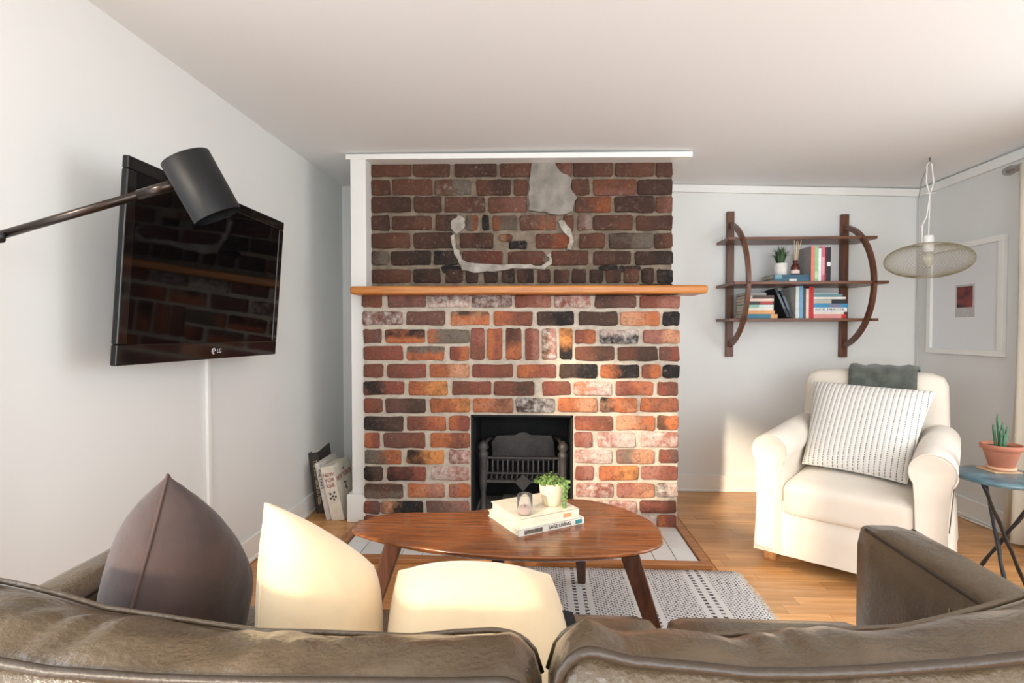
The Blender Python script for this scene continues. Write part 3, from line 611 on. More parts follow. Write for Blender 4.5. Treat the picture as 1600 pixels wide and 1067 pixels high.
RED = mat('red_ink', (150, 50, 60), .6); INK = mat('black_ink', (36, 34, 36), .6)
for i, s_ in enumerate(('NEW', 'YOR', 'KER')): text('spine_title', s_, .03, RED, t, (0, -.0032, th_-.05-.032*i), basis((1, 0, 0), (0, 0, 1)))
text('cover_title', 'NEW YORKER', .042, RED, t, (tw/2+.0008, td/2, th_-.085), basis((0, 1, 0), (0, 0, 1)), sx=.85)
text('cover_title', 'THE', .018, INK, t, (tw/2+.0008, td/2, th_-.05), basis((0, 1, 0), (0, 0, 1)))
b = MB()
for dx, dz in ((-.012, .16), (.012, .165), (0, .145), (.016, .14), (-.014, .135), (.003, .125)): b.box(dx-.005, dx+.005, -.0035, -.0015, dz-.006, dz+.006)
for dy, dz in ((.11, .19), (.13, .185), (.12, .17), (.125, .15), (.115, .16)): b.box(tw/2, tw/2+.001, dy-.006, dy+.006, dz-.006, dz+.006)
obj('cover_drawing', b, INK, t, off=(0, 0, 0))
t2 = thing('book', 'slim white book between the dark atlas and the thick white book', 'book', (-1.215, 3.0, 0), 0, local=True); t2.rotation_euler = (0, math.radians(-11.5), math.radians(1))
b = MB(); b.box(-.015, .015, 0, .004, 0, .335); b.box(-.015, -.012, 0, .25, 0, .335); b.box(.012, .015, 0, .25, 0, .335); obj('cover', b, cmat((214, 210, 204)), t2, off=(0, 0, 0)); obj('pages', MB().box(-.012, .012, .004, .244, .004, .33), PAGE, t2, off=(0, 0, 0))
text('spine_title', 'THE TIMES', .024, INK, t2, (0, -.0012, .24), basis((0, 0, -1), (1, 0, 0)))
# ------------------------------------------------------------------ rug
rg = thing('woven_rug', 'black and white woven cotton rug with dash pattern under the coffee table', 'rug', (.2, 2.0, 0))
RM = bpy.data.materials.new('woven_dash_pattern'); RM.use_nodes = True; nt = RM.node_tree; N = nt.nodes; L = nt.links; pb = N['Principled BSDF']; pb.inputs['Roughness'].default_value = .95
tc = N.new('ShaderNodeTexCoord'); sp = N.new('ShaderNodeSeparateXYZ'); L.new(tc.outputs['Object'], sp.inputs[0])
nz = N.new('ShaderNodeTexNoise'); nz.inputs['Scale'].default_value = 60; L.new(tc.outputs['Object'], nz.inputs['Vector']); jit = mth('MULTIPLY', mth('SUBTRACT', nz.outputs['Fac'], .5), 5.5)
xx, yy = sp.outputs[0], sp.outputs[1]
band = mth('PINGPONG', mth('ADD', xx, .03), .13)                                  # 0 .. .13 across each band
dash = mth('SINE', mth('ADD', mth('ADD', mth('MULTIPLY', yy, 340), mth('MULTIPLY', xx, 160)), jit))
row_ = mth('SINE', mth('ADD', mth('MULTIPLY', xx, 560), jit))
d1 = mth('MULTIPLY', mth('GREATER_THAN', dash, .1), mth('GREATER_THAN', row_, -.25))
m1_ = mth('GREATER_THAN', band, .05); m2 = mth('MULTIPLY', mth('LESS_THAN', band, .028), mth('GREATER_THAN', band, .012))
d2 = mth('GREATER_THAN', mth('SINE', mth('ADD', mth('MULTIPLY', yy, 260), jit)), .1)
pat = mth('MAXIMUM', mth('MULTIPLY', d1, m1_), mth('MULTIPLY', d2, m2))
L.new(mixc(pat, (.68, .67, .66, 1), (.045, .05, .06, 1)), pb.inputs['Base Color'])
bp = N.new('ShaderNodeBump'); bp.inputs['Strength'].default_value = .5; bp.inputs['Distance'].default_value = .004; L.new(nz.outputs['Fac'], bp.inputs['Height']); L.new(bp.outputs[0], pb.inputs['Normal'])
rx0, rx1, ry0, ry1 = -.45, .885, 1.35, 2.425
rows = [[(rx0+(rx1-rx0)*i/40, ry0+(ry1-ry0)*j_/24, .006+.0012*math.sin(i*.9+j_)*math.sin(j_*.7)) for i in range(41)] for j_ in range(25)]
b = MB().grid(rows); o = obj('woven_field', b, RM, rg, smooth=True); sm = o.modifiers.new('thickness', 'SOLIDIFY'); sm.thickness = .005
b = MB()
for i in range(150):
    y = ry0+(ry1-ry0)*i/149; b.tube([(rx1-.002, y, .005), (rx1+.012, y+random.uniform(-.004, .004), .004), (rx1+random.uniform(.02, .03), y+random.uniform(-.008, .008), .003)], .0014, 4)
obj('fringe', b, mat('rug_fringe', (214, 212, 206), .95), rg, kind='stuff')
# ------------------------------------------------------------------ coffee table
ct_pts = [(30,205),(42,188),(70,168),(130,145),(190,133),(250,127),(340,124),(420,124),(500,124),(560,121),(620,115),(680,107),(760,92),(830,78),(900,67),(980,60),(1060,57),(1150,61),(1220,72),(1280,86),(1340,104),(1400,127),(1450,150),(1490,178),(1518,208),(1529,240),(1526,263),(1505,284),(1460,302),(1400,315),(1280,328),(1180,334),(1100,337),(1000,338),(900,337),(760,333),(600,322),(500,311),(400,298),(320,286),(250,272),(180,258),(120,244),(70,230),(40,218)]
TZ = .405
tp = [atZ(540+x/3.077, 760+y/3.077, TZ) for x, y in ct_pts]
ctr = sum(tp, Vector())/len(tp)
ct = thing('coffee_table', 'glossy walnut kidney shaped coffee table on splayed legs', 'table', (ctr.x, ctr.y, 0))
TOP = wood('walnut_top', (150, 88, 44), (108, 60, 29), 'x', .2, scale=6, coat=.3)
n = len(tp); ins = lambda k: [(ctr.x+(p.x-ctr.x)*k, ctr.y+(p.y-ctr.y)*k) for p in tp]
b = MB(); o1 = [(p.x, p.y) for p in tp]; i1 = ins(.985); i2 = ins(.93)
b.v = [(x, y, TZ) for x, y in i1]+[(x, y, TZ-.004) for x, y in o1]+[(x, y, TZ-.010) for x, y in o1]+[(x, y, TZ-.024) for x, y in i2]
for k in range(3): b.f += [(k*n+i, k*n+(i+1) % n, (k+1)*n+(i+1) % n, (k+1)*n+i) for i in range(n)]
b.f += [tuple(range(n)), tuple(range(3*n, 4*n))[::-1]]
o = obj('tabletop', b, TOP, ct)
for p in o.data.polygons: p.use_smooth = len(p.vertices) == 4
LEG = wood('walnut_leg', (92, 56, 38), (66, 38, 26), 'z', .35)
def tleg(tx, ty, fx, fy, w0=.030, w1=.017, z0_=.0095):
    b = MB(); 
    for (x, y, z, w_) in ((fx, fy, z0_, w1), (tx, ty, TZ-.02, w0)): b.v += [(x-w_, y-w_*.7, z), (x+w_, y-w_*.7, z), (x+w_, y+w_*.7, z), (x-w_, y+w_*.7, z)]
    b.f = [(0, 3, 2, 1), (4, 5, 6, 7), (0, 1, 5, 4), (1, 2, 6, 5), (2, 3, 7, 6), (3, 0, 4, 7)]
    obj('leg', b, LEG, ct, bevel=.005)
fr = atZ(907, 911, .008)
tleg(.155, 2.07, fr.x+.005, fr.y); tleg(atZ(1000, 870, TZ).x-.02, 1.73, .41, 1.64, .032, .02)
tleg(atZ(604, 835, TZ).x+.02, 1.83, atZ(604, 835, TZ).x-.10, 1.80, .032, .02, 0); tleg(-.14, 1.93, -.17, 2.06)
# books, candle and ivy on the coffee table
def tb(px, py, z): return atZ(px, py, z)
z0 = TZ+.0005
a0, a1, a2 = tb(812, 840, z0), tb(914, 818, z0), tb(783, 802, z0)
ang = math.atan2(a1.y-a0.y, a1.x-a0.x); wl = (a1-a0).length; dl = min(.30, (a2-a0).length)
tbk = []
for i, (lab, zz, th_, ln, sh_, col) in enumerate((('white hardcover book with dark lettering flat on the coffee table', z0, .022, wl, 0, (232, 228, 218)), ('cream hardcover book under the candle and the ivy pot', z0+.022, .030, wl*.90, .012, (236, 226, 204)))):
    u = Vector((math.cos(ang), math.sin(ang), 0)); v = Vector((-u.y, u.x, 0)); c0 = a0+u*(wl/2)+v*(.006+sh_); c0.z = zz
    t = book(lab, c0, (ln, dl-.01-sh_, th_-.0004), col, rz=ang); tbk.append((t, ln, th_))
t, ln, th_ = tbk[0]
text('spine_title', 'SAGE LIVING', .018, INK, t, (.03, -.0022, th_/2), basis((1, 0, 0), (0, 0, 1)), sx=.9)
b = MB()
for i in range(14):
    x = -ln*.42+i*.0052; b.box(x, x+.003, -.0024, .0005, .004, .018)
obj('spine_print', b, cmat((70, 56, 50)), t, off=(0, 0, 0))
b = MB(); b.box(ln*.36, ln*.46, -.0024, .0005, .004, .018); obj('spine_patch', b, cmat((60, 140, 150)), t, off=(0, 0, 0))
t, ln, th_ = tbk[1]; b = MB(); b.box(ln*.22, ln*.36, -.0024, .0005, .008, .022); obj('spine_patch', b, cmat((226, 160, 120)), t, off=(0, 0, 0))
ztop = z0+.052
cn = tb(820, 803, ztop); GLASS = mat('clear_glass', (245, 245, 245), .03, trans=.95, spec=.5, ior=1.3)
cd_ = thing('candle_holder', 'clear glass tealight holder with candle on the cream book', 'candle', (cn.x, cn.y, ztop)); l = Vector(cd_.location)
b = MB(); r_ = .0265; prof = [(.004, .002), (r_-.003, .002), (r_-.002, .006), (r_-.0022, .068), (r_-.0022, .070), (r_, .070), (r_, .004), (r_-.003, 0), (.004, 0)]; b.lathe(prof, l, 28); obj('glass_cup', b, GLASS, cd_, smooth=True)
obj('tealight', MB().lathe([(.018, .004), (.020, .005), (.020, .022), (.018, .023), (.003, .0225)], l, 20), mat('pink_wax', (226, 196, 186), .5, var=.03), cd_, smooth=True)
obj('wick', MB().tube([l+Vector((0, 0, .02)), l+Vector((.001, 0, .032))], .0012, 6), INK, cd_)
pn = tb(862, 788, ztop)
pv = thing('potted_ivy', 'small trailing ivy in a cream tapered pot on the stacked books', 'plant', (pn.x, pn.y, ztop)); l = Vector(pv.location)
POT = mat('cream_ceramic', (232, 214, 186), .5, var=.04, scale=14, bump=.05)
obj('pot', MB().lathe([(.026, 0), (.033, .004), (.043, .04), (.047, .084), (.046, .087), (.042, .085), (.041, .074)], l, 32), POT, pv, smooth=True)
obj('soil', MB().lathe([(.002, .072), (.041, .074), (.04, .078), (.002, .08)], l, 20), mat('dark_soil', (52, 42, 34), .95, var=.3, scale=60), pv)
b = MB(); stems = MB()
def leaf(p, s_, nrm):
    nrm = nrm.normalized(); u = nrm.orthogonal().normalized(); u = (Matrix.Rotation(random.uniform(0, 2*PI), 3, nrm) @ u); v = nrm.cross(u); n = len(b.v)
    for a, e in ((0, -.9), (.75, -.35), (.6, .3), (0, 1), (-.6, .3), (-.75, -.35)): b.v.append(tuple(p+u*a*s_+v*e*s_+nrm*(-.15*s_*(a*a))))
    b.f.append(tuple(range(n, n+6)))
for i in range(300):
    a = random.uniform(0, 2*PI); rr = .055*math.sqrt(random.random()); p = l+Vector((rr*math.cos(a)-(.012 if random.random() < .3 else 0), rr*math.sin(a), .082+random.uniform(0, .030)*(1.3-rr/.06)))
    leaf(p, random.uniform(.004, .0072), Vector((math.cos(a)*rr*18+random.uniform(-.5, .5), math.sin(a)*rr*18+random.uniform(-.6, .4), .9)))
for k in range(5):
    a0_ = -.9+k*.22; x = l.x+.046*math.cos(a0_); y = l.y+.046*math.sin(a0_); ln = (.05, .09, .125, .08, .05)[k]; pts = []
    for i in range(9):
        t_ = i/8; p = Vector((x+.010*math.sin(t_*2+k)+.008*math.cos(a0_), y-.006*t_+.008*math.sin(a0_), l.z+.088-ln*t_)); p.z = max(p.z, l.z+.006); pts.append(p)
        for q in range(2): leaf(p+Vector((random.uniform(-.006, .006), random.uniform(-.006, .002), random.uniform(-.004, .004))), random.uniform(.0045, .0075), Vector((random.uniform(-.4, .6), -1, .5)))
    stems.tube(pts, .001, 4)
obj('ivy_leaves', b, mat('ivy_green', (122, 150, 74), .5, col2=(76, 110, 50), scale=60), pv, kind='stuff'); obj('ivy_stems', stems, mat('stem_green', (96, 110, 60), .6), pv, kind='stuff')
# ------------------------------------------------------------------ armchair
AC = Vector((1.575, 2.68, 0)); TH = math.radians(-38)
ch = thing('armchair', 'white slipcovered armchair with rolled arms on small wooden feet', 'armchair', AC, TH, local=True)
off0 = (0, 0, 0); ZB = .055
def rbox(x0, x1, y0, y1, z0, z1, bulge=.0, nx=10, ny=10, nz=5, rr=.03):
    """soft box: rounded superellipsoid-like cushion"""
    bm = bmesh.new(); bmesh.ops.create_cube(bm, size=2); bmesh.ops.subdivide_edges(bm, edges=bm.edges[:], cuts=7, use_grid_fill=True)
    hx, hy, hz = (x1-x0)/2, (y1-y0)/2, (z1-z0)/2; m = MB(); cx, cy, cz_ = (x0+x1)/2, (y0+y1)/2, (z0+z1)/2
    bm.verts.ensure_lookup_table()
    for v in bm.verts:
        x, y, z = v.co
        f = lambda q, h: math.copysign(abs(q)**.8, q)*h
        X_, Y_, Z_ = f(x, hx), f(y, hy), f(z, hz)
        ex, ey, ez = max(0, abs(X_)-(hx-rr)), max(0, abs(Y_)-(hy-rr)), max(0, abs(Z_)-(hz-rr)); d = math.sqrt(ex*ex+ey*ey+ez*ez)
        if d > rr:
            s_ = rr/d
            X_ = math.copysign(hx-rr+ex*s_, X_) if ex else X_; Y_ = math.copysign(hy-rr+ey*s_, Y_) if ey else Y_; Z_ = math.copysign(hz-rr+ez*s_, Z_) if ez else Z_
        Z_ += bulge*(1-x*x)*(1-y*y)*(1 if z > 0 else -.4)
        m.v.append((cx+X_, cy+Y_, cz_+Z_))
    m.f = [tuple(v.index for v in f_.verts) for f_ in bm.faces]; bm.free(); return m
# skirted base, slightly flared
b = MB(); lv = []
for z, fl in ((ZB, .012), (.16, .006), (.245, 0), (.25, -.006), (.30, -.008)):
    ring_ = []
    for (x0_, y0__, x1_, y1__) in ((-.36, -.40, .36, -.40), (.36, -.40, .36, .44), (.36, .44, -.36, .44), (-.36, .44, -.36, -.40)):
        for i in range(12):
            t_ = i/12; x, y = x0_+(x1_-x0_)*t_, y0__+(y1__-y0__)*t_; wv = 1+(fl*2.2+.006*math.sin(i*2.1+x*9)*(1 if z < .2 else .2))
            ring_.append((x*wv, y*wv, z))
    lv.append(ring_+[ring_[0]])
b.grid(lv); n = len(b.v); b.v += [(-.35, -.39, .30), (.35, -.39, .30), (.35, .43, .30), (-.35, .43, .30)]; b.f.append((n, n+1, n+2, n+3))
obj('skirt', b, WHITECL, ch, off=off0, smooth=True)
def arm(s_):
    prof = []; cxx, czz, r_ = 0, .535, .078
    for i in range(17):
        a = math.radians(-38+256*i/16); prof.append((cxx+r_*math.cos(a), czz+r_*math.sin(a)))
    prof += [(-.056, .42), (-.052, .3), (-.058, .1), (-.06, .07), (.06, .07), (.056, .1), (.050, .3), (.054, .42)]
    secs = []
    for y, k, dz in ((-.42, .93, 0), (-.425, .985, 0), (-.41, 1, 0), (-.2, 1, .004), (.05, 1, .012), (.32, .98, .02), (.41, .9, .02)):
        secs.append([(s_*.300+p[0]*k, y+(0 if k != .93 else 0), (p[1]-.3)*(k if k < 1 else 1)+.3+dz*(p[1] > .4)) for p in prof]); secs[-1].append(secs[-1][0])
    m = MB().grid(secs); n = len(prof)
    m.f.append(tuple(range(n))); return m, prof
for s_ in (-1, 1):
    m, prof = arm(s_); o = obj('arm', m, WHITECL, ch, off=off0, smooth=True)
    obj('arm_piping', MB().tube([(s_*.300+p[0]*.99, -.424, (p[1]-.3)*.99+.3) for p in prof[:17]+prof[17:21]], .0035, 6), WHITECL, o, off=off0, smooth=True)
obj('seat_cushion', rbox(-.25, .25, -.425, .30, .24, .395, .022, rr=.035), WHITECL, ch, off=off0, smooth=True)
bk = rbox(-.335, .335, -.08, .09, .30, .87, 0, rr=.06)
bk.v = [(x*(1-.04*max(0, (z-.5)/.37)), y+.36+(z-.3)*.13, z+(.012*math.cos(x*5) if z > .7 else 0)) for x, y, z in bk.v]
obj('backrest', bk, WHITECL, ch, off=off0, smooth=True)
FOOT = wood('beech_foot', (206, 150, 96), (180, 122, 74), 'z')
for x in (-.31, .31):
    for y in (-.34, .38): obj('foot', MB().box(x-.026, x+.026, y-.026, y+.026, 0, .09), FOOT, ch, off=off0, bevel=.003)
# pillow builder: four corners in space
def pillow(name, label, cs, thick, m, cat='cushion', bow=.09, n=20, tagm=None, pipe=None, pw=.5, sag=0):
    A, B, C__, D = [Vector(c_) for c_ in cs]; ctr = (A+B+C__+D)/4; nr = ((B-A)+(C__-D)).cross((A-D)+(B-C__)).normalized()
    t = thing(name, label, cat, (ctr.x, ctr.y, min(p.z for p in (A, B, C__, D))))
    F_, Bk = [], []
    def base_(u, v):
        u2, v2 = u*(1-bow*(1-v*v)), v*(1-bow*(1-u*u)); s_, t_ = (u2+1)/2, (v2+1)/2
        return A*(1-s_)*t_+B*s_*t_+C__*s_*(1-t_)+D*(1-s_)*(1-t_)
    for j_ in range(n+1):
        f_, k_ = [], []
        for i in range(n+1):
            u, v = -1+2*i/n, -1+2*j_/n; u = math.sin(u*PI/2); v = math.sin(v*PI/2)
            h = thick/2*max(0, (1-u**4)*(1-v**4))**pw*(1-.10*(u*u+v*v))+.0015*math.sin(9*u+4*v)*(1-u*u)*(1-v*v); p = base_(u, v); f_.append(p+nr*h); k_.append(p-nr*h)
        F_.append(f_); Bk.append(k_)
    mb = MB().grid(F_); mb.grid([r_[::-1] for r_ in Bk])
    o = obj('cover', mb, m, t, smooth=True)
    me = o.data; bm = bmesh.new(); bm.from_mesh(me); bmesh.ops.remove_doubles(bm, verts=bm.verts, dist=.0008); bmesh.ops.recalc_face_normals(bm, faces=bm.faces); bm.to_mesh(me); bm.free()
    rim = [base_(math.sin((-1+2*i/n)*PI/2), -1) for i in range(n+1)]+[base_(1, math.sin((-1+2*i/n)*PI/2)) for i in range(1, n+1)]+[base_(math.sin((1-2*i/n)*PI/2), 1) for i in range(1, n+1)]+[base_(-1, math.sin((1-2*i/n)*PI/2)) for i in range(1, n)]
    obj('seam', MB().tube(rim+rim[:1], .0026, 6), pipe or m, o, off=t.location, smooth=True)
    return t, o, nr, base_
STR = bpy.data.materials.new('striped_quilt'); STR.use_nodes = True; nt = STR.node_tree; N = nt.nodes; L = nt.links; pb = N['Principled BSDF']; pb.inputs['Roughness'].default_value = .95
uvn = N.new('ShaderNodeAttribute'); uvn.attribute_name = 'cloth'; sp = N.new('ShaderNodeSeparateXYZ'); L.new(uvn.outputs['Vector'], sp.inputs[0])
nz = N.new('ShaderNodeTexNoise'); nz.inputs['Scale'].default_value = 40; L.new(uvn.outputs['Vector'], nz.inputs['Vector'])
st = mth('SINE', mth('MULTIPLY', sp.outputs[0], 2*PI*28)); dsh = mth('SINE', mth('ADD', mth('MULTIPLY', sp.outputs[1], 2*PI*46), mth('MULTIPLY', nz.outputs['Fac'], 6)))
ln_ = mth('MULTIPLY', mth('GREATER_THAN', st, .84), mth('GREATER_THAN', dsh, -.5)); L.new(mixc(ln_, (.80, .77, .72, 1), (.20, .19, .18, 1)), pb.inputs['Base Color'])
bp = N.new('ShaderNodeBump'); bp.inputs['Strength'].default_value = .3; bp.inputs['Distance'].default_value = .004; L.new(mth('ADD', st, mth('MULTIPLY', dsh, .3)), bp.inputs['Height']); L.new(bp.outputs[0], pb.inputs['Normal'])
R_ = Matrix.Rotation(TH, 3, 'Z')
def loc2w(x, y, z): return AC+R_ @ Vector((x, y, z))
nb = R_ @ Vector((0, 1, 0))
def on_back(px, py, yl): rr_ = ray(px, py); return O+rr_*((AC+nb*yl-O).dot(nb)/rr_.dot(nb))
cs = [on_back(1271, 596, .25), on_back(1462, 612, .22), atZ(1417, 756, .425), atZ(1254, 724, .43)]
t, o, nr, bs = pillow('cushion', 'large white cushion with thin grey stripes leaning in the armchair', cs, .15, STR, bow=.05)
at_ = o.data.attributes.new('cloth', 'FLOAT_VECTOR', 'POINT'); ux = (Vector(cs[1])-Vector(cs[0])).normalized(); uy = (Vector(cs[0])-Vector(cs[3])).normalized()
for i, v in enumerate(o.data.vertices): p = v.co+t.location-Vector(cs[3]); at_.data[i].vector = (p.dot(ux)/.6, p.dot(uy)/.5, 0)
# folded throw over the chair back
THR = mat('grey_green_throw', (96, 100, 92), .95, col2=(70, 74, 68), scale=18, bump=.5, bscale=90, sheen=.3)
rows = []
for i in range(15):
    x = -.10+.30*i/14; row = []
    for k in range(17):
        s_ = -1+2*k/16; ang_ = s_*PI/2; wob = .004*math.sin(i*1.7)+.003*math.sin(k+i)
        yb_ = .36+(.86-.3)*.13+.005
        if abs(s_) < .5: row.append((x, yb_+.098*math.sin(s_*PI), .898+.0*i-.03*(1-math.cos(s_*PI))+wob))
        else:
            d = (abs(s_)-.5)/.5; row.append((x, yb_+math.copysign(.098+.004*d, s_)-d*.03*(1 if s_ > 0 else 1), .868-d*(.16 if s_ < 0 else .22)+wob))
    rows.append(row)
o = obj('throw_blanket', MB().grid(rows), THR, smooth=True); sm = o.modifiers.new('thickness', 'SOLIDIFY'); sm.thickness = .012; sm.offset = 1
o.location = AC; o.rotation_euler = (0, 0, TH); tag(o, 'grey green throw folded over the top of the white armchair back', 'blanket')
# ------------------------------------------------------------------ side table and cactus pot
tc0 = atZ(1568, 742, .55); st_ = thing('side_table', 'small round blue topped table on crossed black iron legs beside the armchair', 'table', (tc0.x, tc0.y, 0))
rt = 61*tc0.y/F
obj('tabletop', MB().lathe([(rt-.02, .528), (rt-.002, .532), (rt, .54), (rt-.003, .549), (rt-.012, .551), (.01, .5505)], (tc0.x, tc0.y, 0), 48), mat('blue_patina', (92, 124, 134), .25, col2=(50, 78, 88), scale=14, bump=.15, bscale=30, spec=.6), st_, smooth=True)
HAM = mat('hammered_iron', (44, 44, 46), .45, var=.2, bump=.3, bscale=40, metal=.6)
for k in range(3):
    a = math.radians(200+120*k); a2 = a+math.radians(165); p0 = Vector((tc0.x+.115*math.cos(a), tc0.y+.115*math.sin(a), .53)); p1 = Vector((tc0.x+.15*math.cos(a2), tc0.y+.15*math.sin(a2), .004))
    pts = [p0.lerp(p1, i/14)+Vector((.0012*math.sin(i*1.9+k), .0012*math.cos(i*2.3), 0)) for i in range(15)]
    obj('leg', MB().tube(pts, [.0066+.001*math.sin(i*2.2) for i in range(15)], 8), HAM, st_, smooth=True)
ck = atZ(1561, 735, .552)
o = obj('coaster', MB().box(ck.x-.05, ck.x+.05, ck.y-.045, ck.y+.05, .5505, .556), mat('cork_coaster', (196, 160, 120), .8, var=.12, scale=40), bevel=.002); tag(o, 'square tan coaster under the terracotta pot', 'coaster')
tp_ = thing('potted_cactus', 'terracotta pot with slim green upright cactus stems on the round table', 'plant', (ck.x+.008, ck.y, .556)); l = Vector(tp_.location); k_ = 25.5*ck.y/F
obj('saucer', MB().lathe([(k_*.55, 0), (k_*.68, .003), (k_*.7, .012), (k_*.6, .013)], l, 32), mat('pale_terracotta', (206, 158, 128), .8, var=.06), tp_, smooth=True)
obj('pot', MB().lathe([(k_*.52, .008), (k_*.58, .012), (k_*.84, .072), (k_*.88, .078), (k_*1.0, .082), (k_*1.02, .094), (k_*.98, .1), (k_*.9, .098), (k_*.84, .084)], l, 36), mat('terracotta', (168, 106, 82), .75, var=.08, scale=18, bump=.08), tp_, smooth=True)
obj('soil', MB().lathe([(.002, .082), (k_*.86, .084), (k_*.84, .088), (.002, .09)], l, 20), mat('dark_soil', (52, 42, 34), .95), tp_)
for dx, dy, h, tl in ((0, 0, .135, -.08), (.010, .006, .10, .05), (-.009, .006, .095, -.12), (.016, -.004, .085, .10), (-.004, -.010, .075, .0), (.006, -.008, .06, .12)):
    p0 = l+Vector((dx-.008, dy, .082)); p1 = p0+Vector((tl*h, 0, h)); pts = [p0.lerp(p1, i/8) for i in range(9)]
    obj('cactus_stem', MB().tube(pts, [.0048+.0008*math.sin(i*2.6) for i in range(8)]+[.0015], 8), mat('cactus_green', (44, 84, 56), .5, col2=(70, 112, 80), scale=70), tp_, smooth=True)
# ------------------------------------------------------------------ sofa
sf = thing('leather_sofa', 'worn brown leather sofa with piped back cushions seen from behind', 'sofa', (0, .9, 0))
def interp(tab, x):
    if x <= tab[0][0]: (a, c_), (e, g) = tab[0], tab[1]
    elif x >= tab[-1][0]: (a, c_), (e, g) = tab[-2], tab[-1]
    else:
        for k in range(len(tab)-1):
            if tab[k][0] <= x <= tab[k+1][0]: (a, c_), (e, g) = tab[k], tab[k+1]; break
    return c_+(g-c_)*(x-a)/(e-a)
YN, YFR = .50, .645
def cush(xa, xb, far, near, idx):
    farw = [(atY(x, y, YFR).x, atY(x, y, YFR).z) for x, y in far]; nearw = [(atY(x, y, YN).x, atY(x, y, YN).z) for x, y in near]
    NX = 90; rows = []; pipe = []; pipe2 = []
    for i in range(NX+1):
        t = i/NX; x = xa+(xb-xa)*t; zf, zn = interp(farw, x), interp(nearw, x)
        zf = max(.70, min(.80, zf)); zn = max(.74, min(.82, zn))
        e = min(1, min(t, 1-t)*NX/5); e = math.sqrt(max(0, 1-(1-e)**2)); zf = .62+(zf-.62)*(.55+.45*e); zn = .66+(zn-.66)*(.55+.45*e)
        wr = .0035*math.sin(x*95+3*math.sin(x*23))*(.6+.4*math.sin(x*11))+.003*math.sin(x*41+1.3); row = []
        row.append((x, .72-.03*(1-e), .44)); row.append((x, .735-.03*(1-e), .56)); row.append((x, .70-.02*(1-e), zf-.05)); row.append((x, .672, zf-.016)); row.append((x, YFR, zf))
        for k in range(1, 7):
            f = k/7; row.append((x, YFR+(YN-YFR)*f, zf+(zn-zf)*f+.020*math.sin(f*PI)*(.4+.6*e)+wr*math.sin(f*PI)+.0025*math.sin(x*40+f*9)))
        row.append((x, YN, zn)); row.append((x, YN-.018, zn-.03)); row.append((x, YN-.022, zn-.12)); row.append((x, YN-.02, .35)); row.append((x, YN-.015, .12)); rows.append(row)
        pipe.append((x, YN-.004, zn+.002)); pipe2.append((x, YFR+.006, zf+.002))
    mb = MB().grid(rows)
    for r_ in (rows[0], rows[-1]): n = len(mb.v); mb.v += [tuple(p) for p in r_]; mb.f.append(tuple(range(n, n+len(r_))))
    o = obj('back_cushion', mb, LEATH, sf, smooth=True)
    obj('piping', MB().tube(pipe, .0052, 8), LEATHP, o, off=sf.location, smooth=True); obj('piping', MB().tube(pipe2, .0035, 8), LEATH, o, off=sf.location, smooth=True)
cush(-.80, .004, [(-120, 895), (0, 914), (48, 924), (100, 938), (160, 956), (240, 968), (320, 980), (400, 992), (480, 994), (560, 997), (640, 1001), (709, 994), (772, 991), (832, 1000)],
     [(-100, 1020), (0, 1034), (80, 1048), (240, 1060), (400, 1065), (709, 1067), (850, 1062)], 0)
cush(.012, .82, [(857, 990), (883, 984), (921, 982), (959, 996), (1054, 1003), (1172, 996), (1315, 991), (1410, 987), (1481, 972), (1553, 953), (1600, 939), (1700, 905)],
     [(854, 1013), (868, 1007), (911, 1013), (982, 1032), (1077, 1041), (1172, 1051), (1267, 1051), (1362, 1047), (1505, 1036), (1600, 1026), (1700, 1010)], 1)
for xa_, xb_ in ((-.79, -.27), (-.265, .285), (.29, .765)):
    obj('seat_cushion', rbox(xa_, xb_, .66, 1.285, .25, .43, .012, rr=.05), LEATH, sf, smooth=True)
obj('base_frame', MB().box(-.80, .80, .52, 1.24, .07, .27), LEATH, sf, bevel=.02)
def sarm(s_):
    x0_, x1_ = (.76, .89) if s_ > 0 else (-.93, -.80); ye = 1.33 if s_ > 0 else 1.2
    m = rbox(x0_, x1_, .49, ye, .07, .64, .012, rr=.04)
    m.v = [(x+.0*(y-.9)-s_*.02*(1.3-y)*0, y, z-.02*max(0, (z-.4)/.24)*((1.33-y)/.84)*.8) for x, y, z in m.v]
    o = obj('arm', m, LEATH, sf, smooth=True)
    xi = x0_+.012 if s_ > 0 else x1_-.012; xo = x1_-.012 if s_ > 0 else x0_+.012
    for xq in (xi, xo): obj('piping', MB().tube([(xq, (ye-.045)-(ye-.57)*i/20, .6285-.016*i/20) for i in range(21)], .0045, 8), LEATHP, o, off=sf.location, smooth=True)
    xs = x0_-.001 if s_ > 0 else x1_+.001
    for dy in (0, .012): obj('stitch_line', MB().tube([(xs, 1.0+dy, .14), (xs, 1.0+dy, .585)], .0014, 5), mat('pale_thread', (150, 128, 96), .8), o, off=sf.location)
sarm(1); sarm(-1)
for x in (-.82, .82):
    for y in (.56, 1.24): obj('leg', MB().lathe([(.018, 0), (.024, .004), (.03, .08)], (x, y, 0), 14), BLACK, sf, smooth=True)
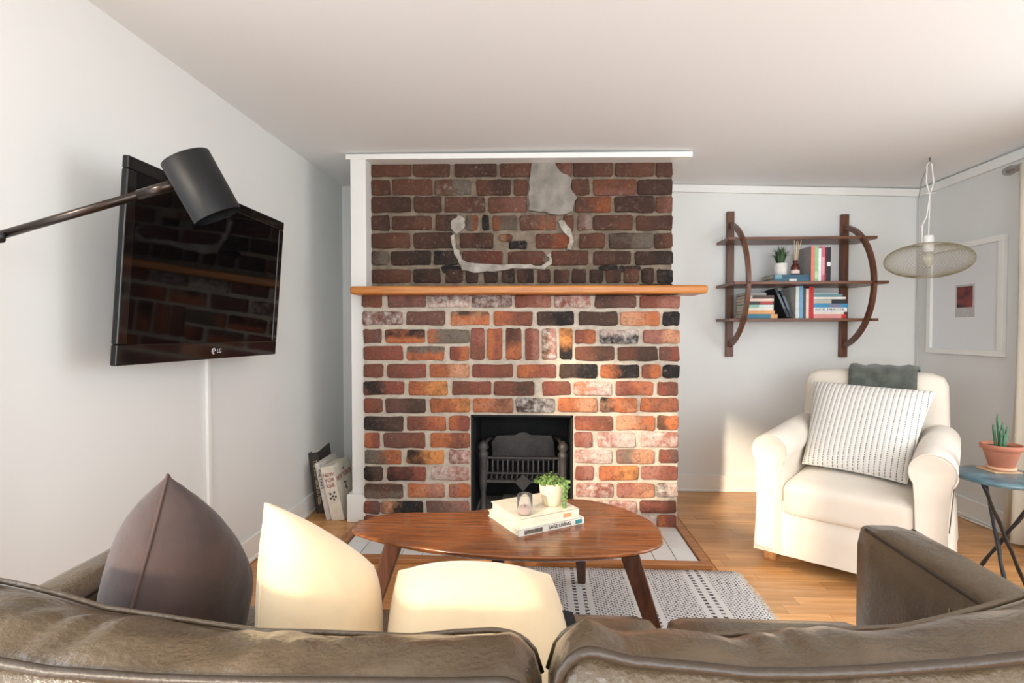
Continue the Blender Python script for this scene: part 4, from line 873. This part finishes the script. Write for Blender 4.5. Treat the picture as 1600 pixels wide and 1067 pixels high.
# ------------------------------------------------------------------ sofa pillows
VEL = mat('brown_velvet', (68, 49, 44), .8, col2=(46, 33, 32), scale=10, bump=.25, bscale=22, sheen=.2)
CRV = mat('cream_velvet', (226, 202, 164), .85, var=.05, scale=8, bump=.2, bscale=18, sheen=.4)
wrinkle(VEL, 6, .4, .02, (1, 1, 1.6)); wrinkle(CRV, 5, .35, .02, (1, 1, 1.4))
def P3(px, py, Y): return atY(px, py, Y)
t, o, nr, bs = pillow('pillow', 'dark brown velvet pillow standing on its corner against the sofa arm', [P3(262, 742, .84), P3(352, 880, 1.12), P3(310, 1075, 1.0), P3(190, 1000, .73)], .20, VEL, 'pillow', bow=.03, pipe=mat('brown_seam', (70, 50, 44), .8), pw=.55)
pillow('pillow', 'cream velvet pillow with pointed corner leaning between the brown pillow and the plump one', [P3(415, 787, .87), P3(583, 885, 1.02), P3(578, 1150, .86), P3(406, 1215, .77)], .17, CRV, 'pillow', bow=-.06, pipe=CRV)
t, o, nr, bs = pillow('pillow', 'plump cream pillow with black side tag lying low on the sofa seat', [P3(624, 893, .97), P3(858, 899, .99), P3(900, 1170, .80), P3(620, 1185, .78)], .21, CRV, 'pillow', bow=-.13, pipe=CRV, pw=.6)
TAGM = mat('black_woven_tag', (26, 28, 34), .8, var=.05)
g0, g1 = bs(.97, .50), bs(.99, .20); g0 = g0+nr*(.012 if nr.y < 0 else -.012); g1 = g1+nr*(.012 if nr.y < 0 else -.012); dv = Vector((.9, -.3, .0)).normalized()*.022; dt = Vector((.75, .45, 0))*.0012
b = MB(); b.v = [tuple(q) for q in (g0-dv*.2, g0+dv, g1+dv, g1-dv*.2, g0-dv*.2+dt, g0+dv+dt, g1+dv+dt, g1-dv*.2+dt)]
b.f = [(0, 3, 2, 1), (4, 5, 6, 7), (0, 1, 5, 4), (1, 2, 6, 5), (2, 3, 7, 6), (3, 0, 4, 7)]
obj('side_tag', b, TAGM, t)
for o in bpy.data.objects:
    if '_w' in o: del o['_w']
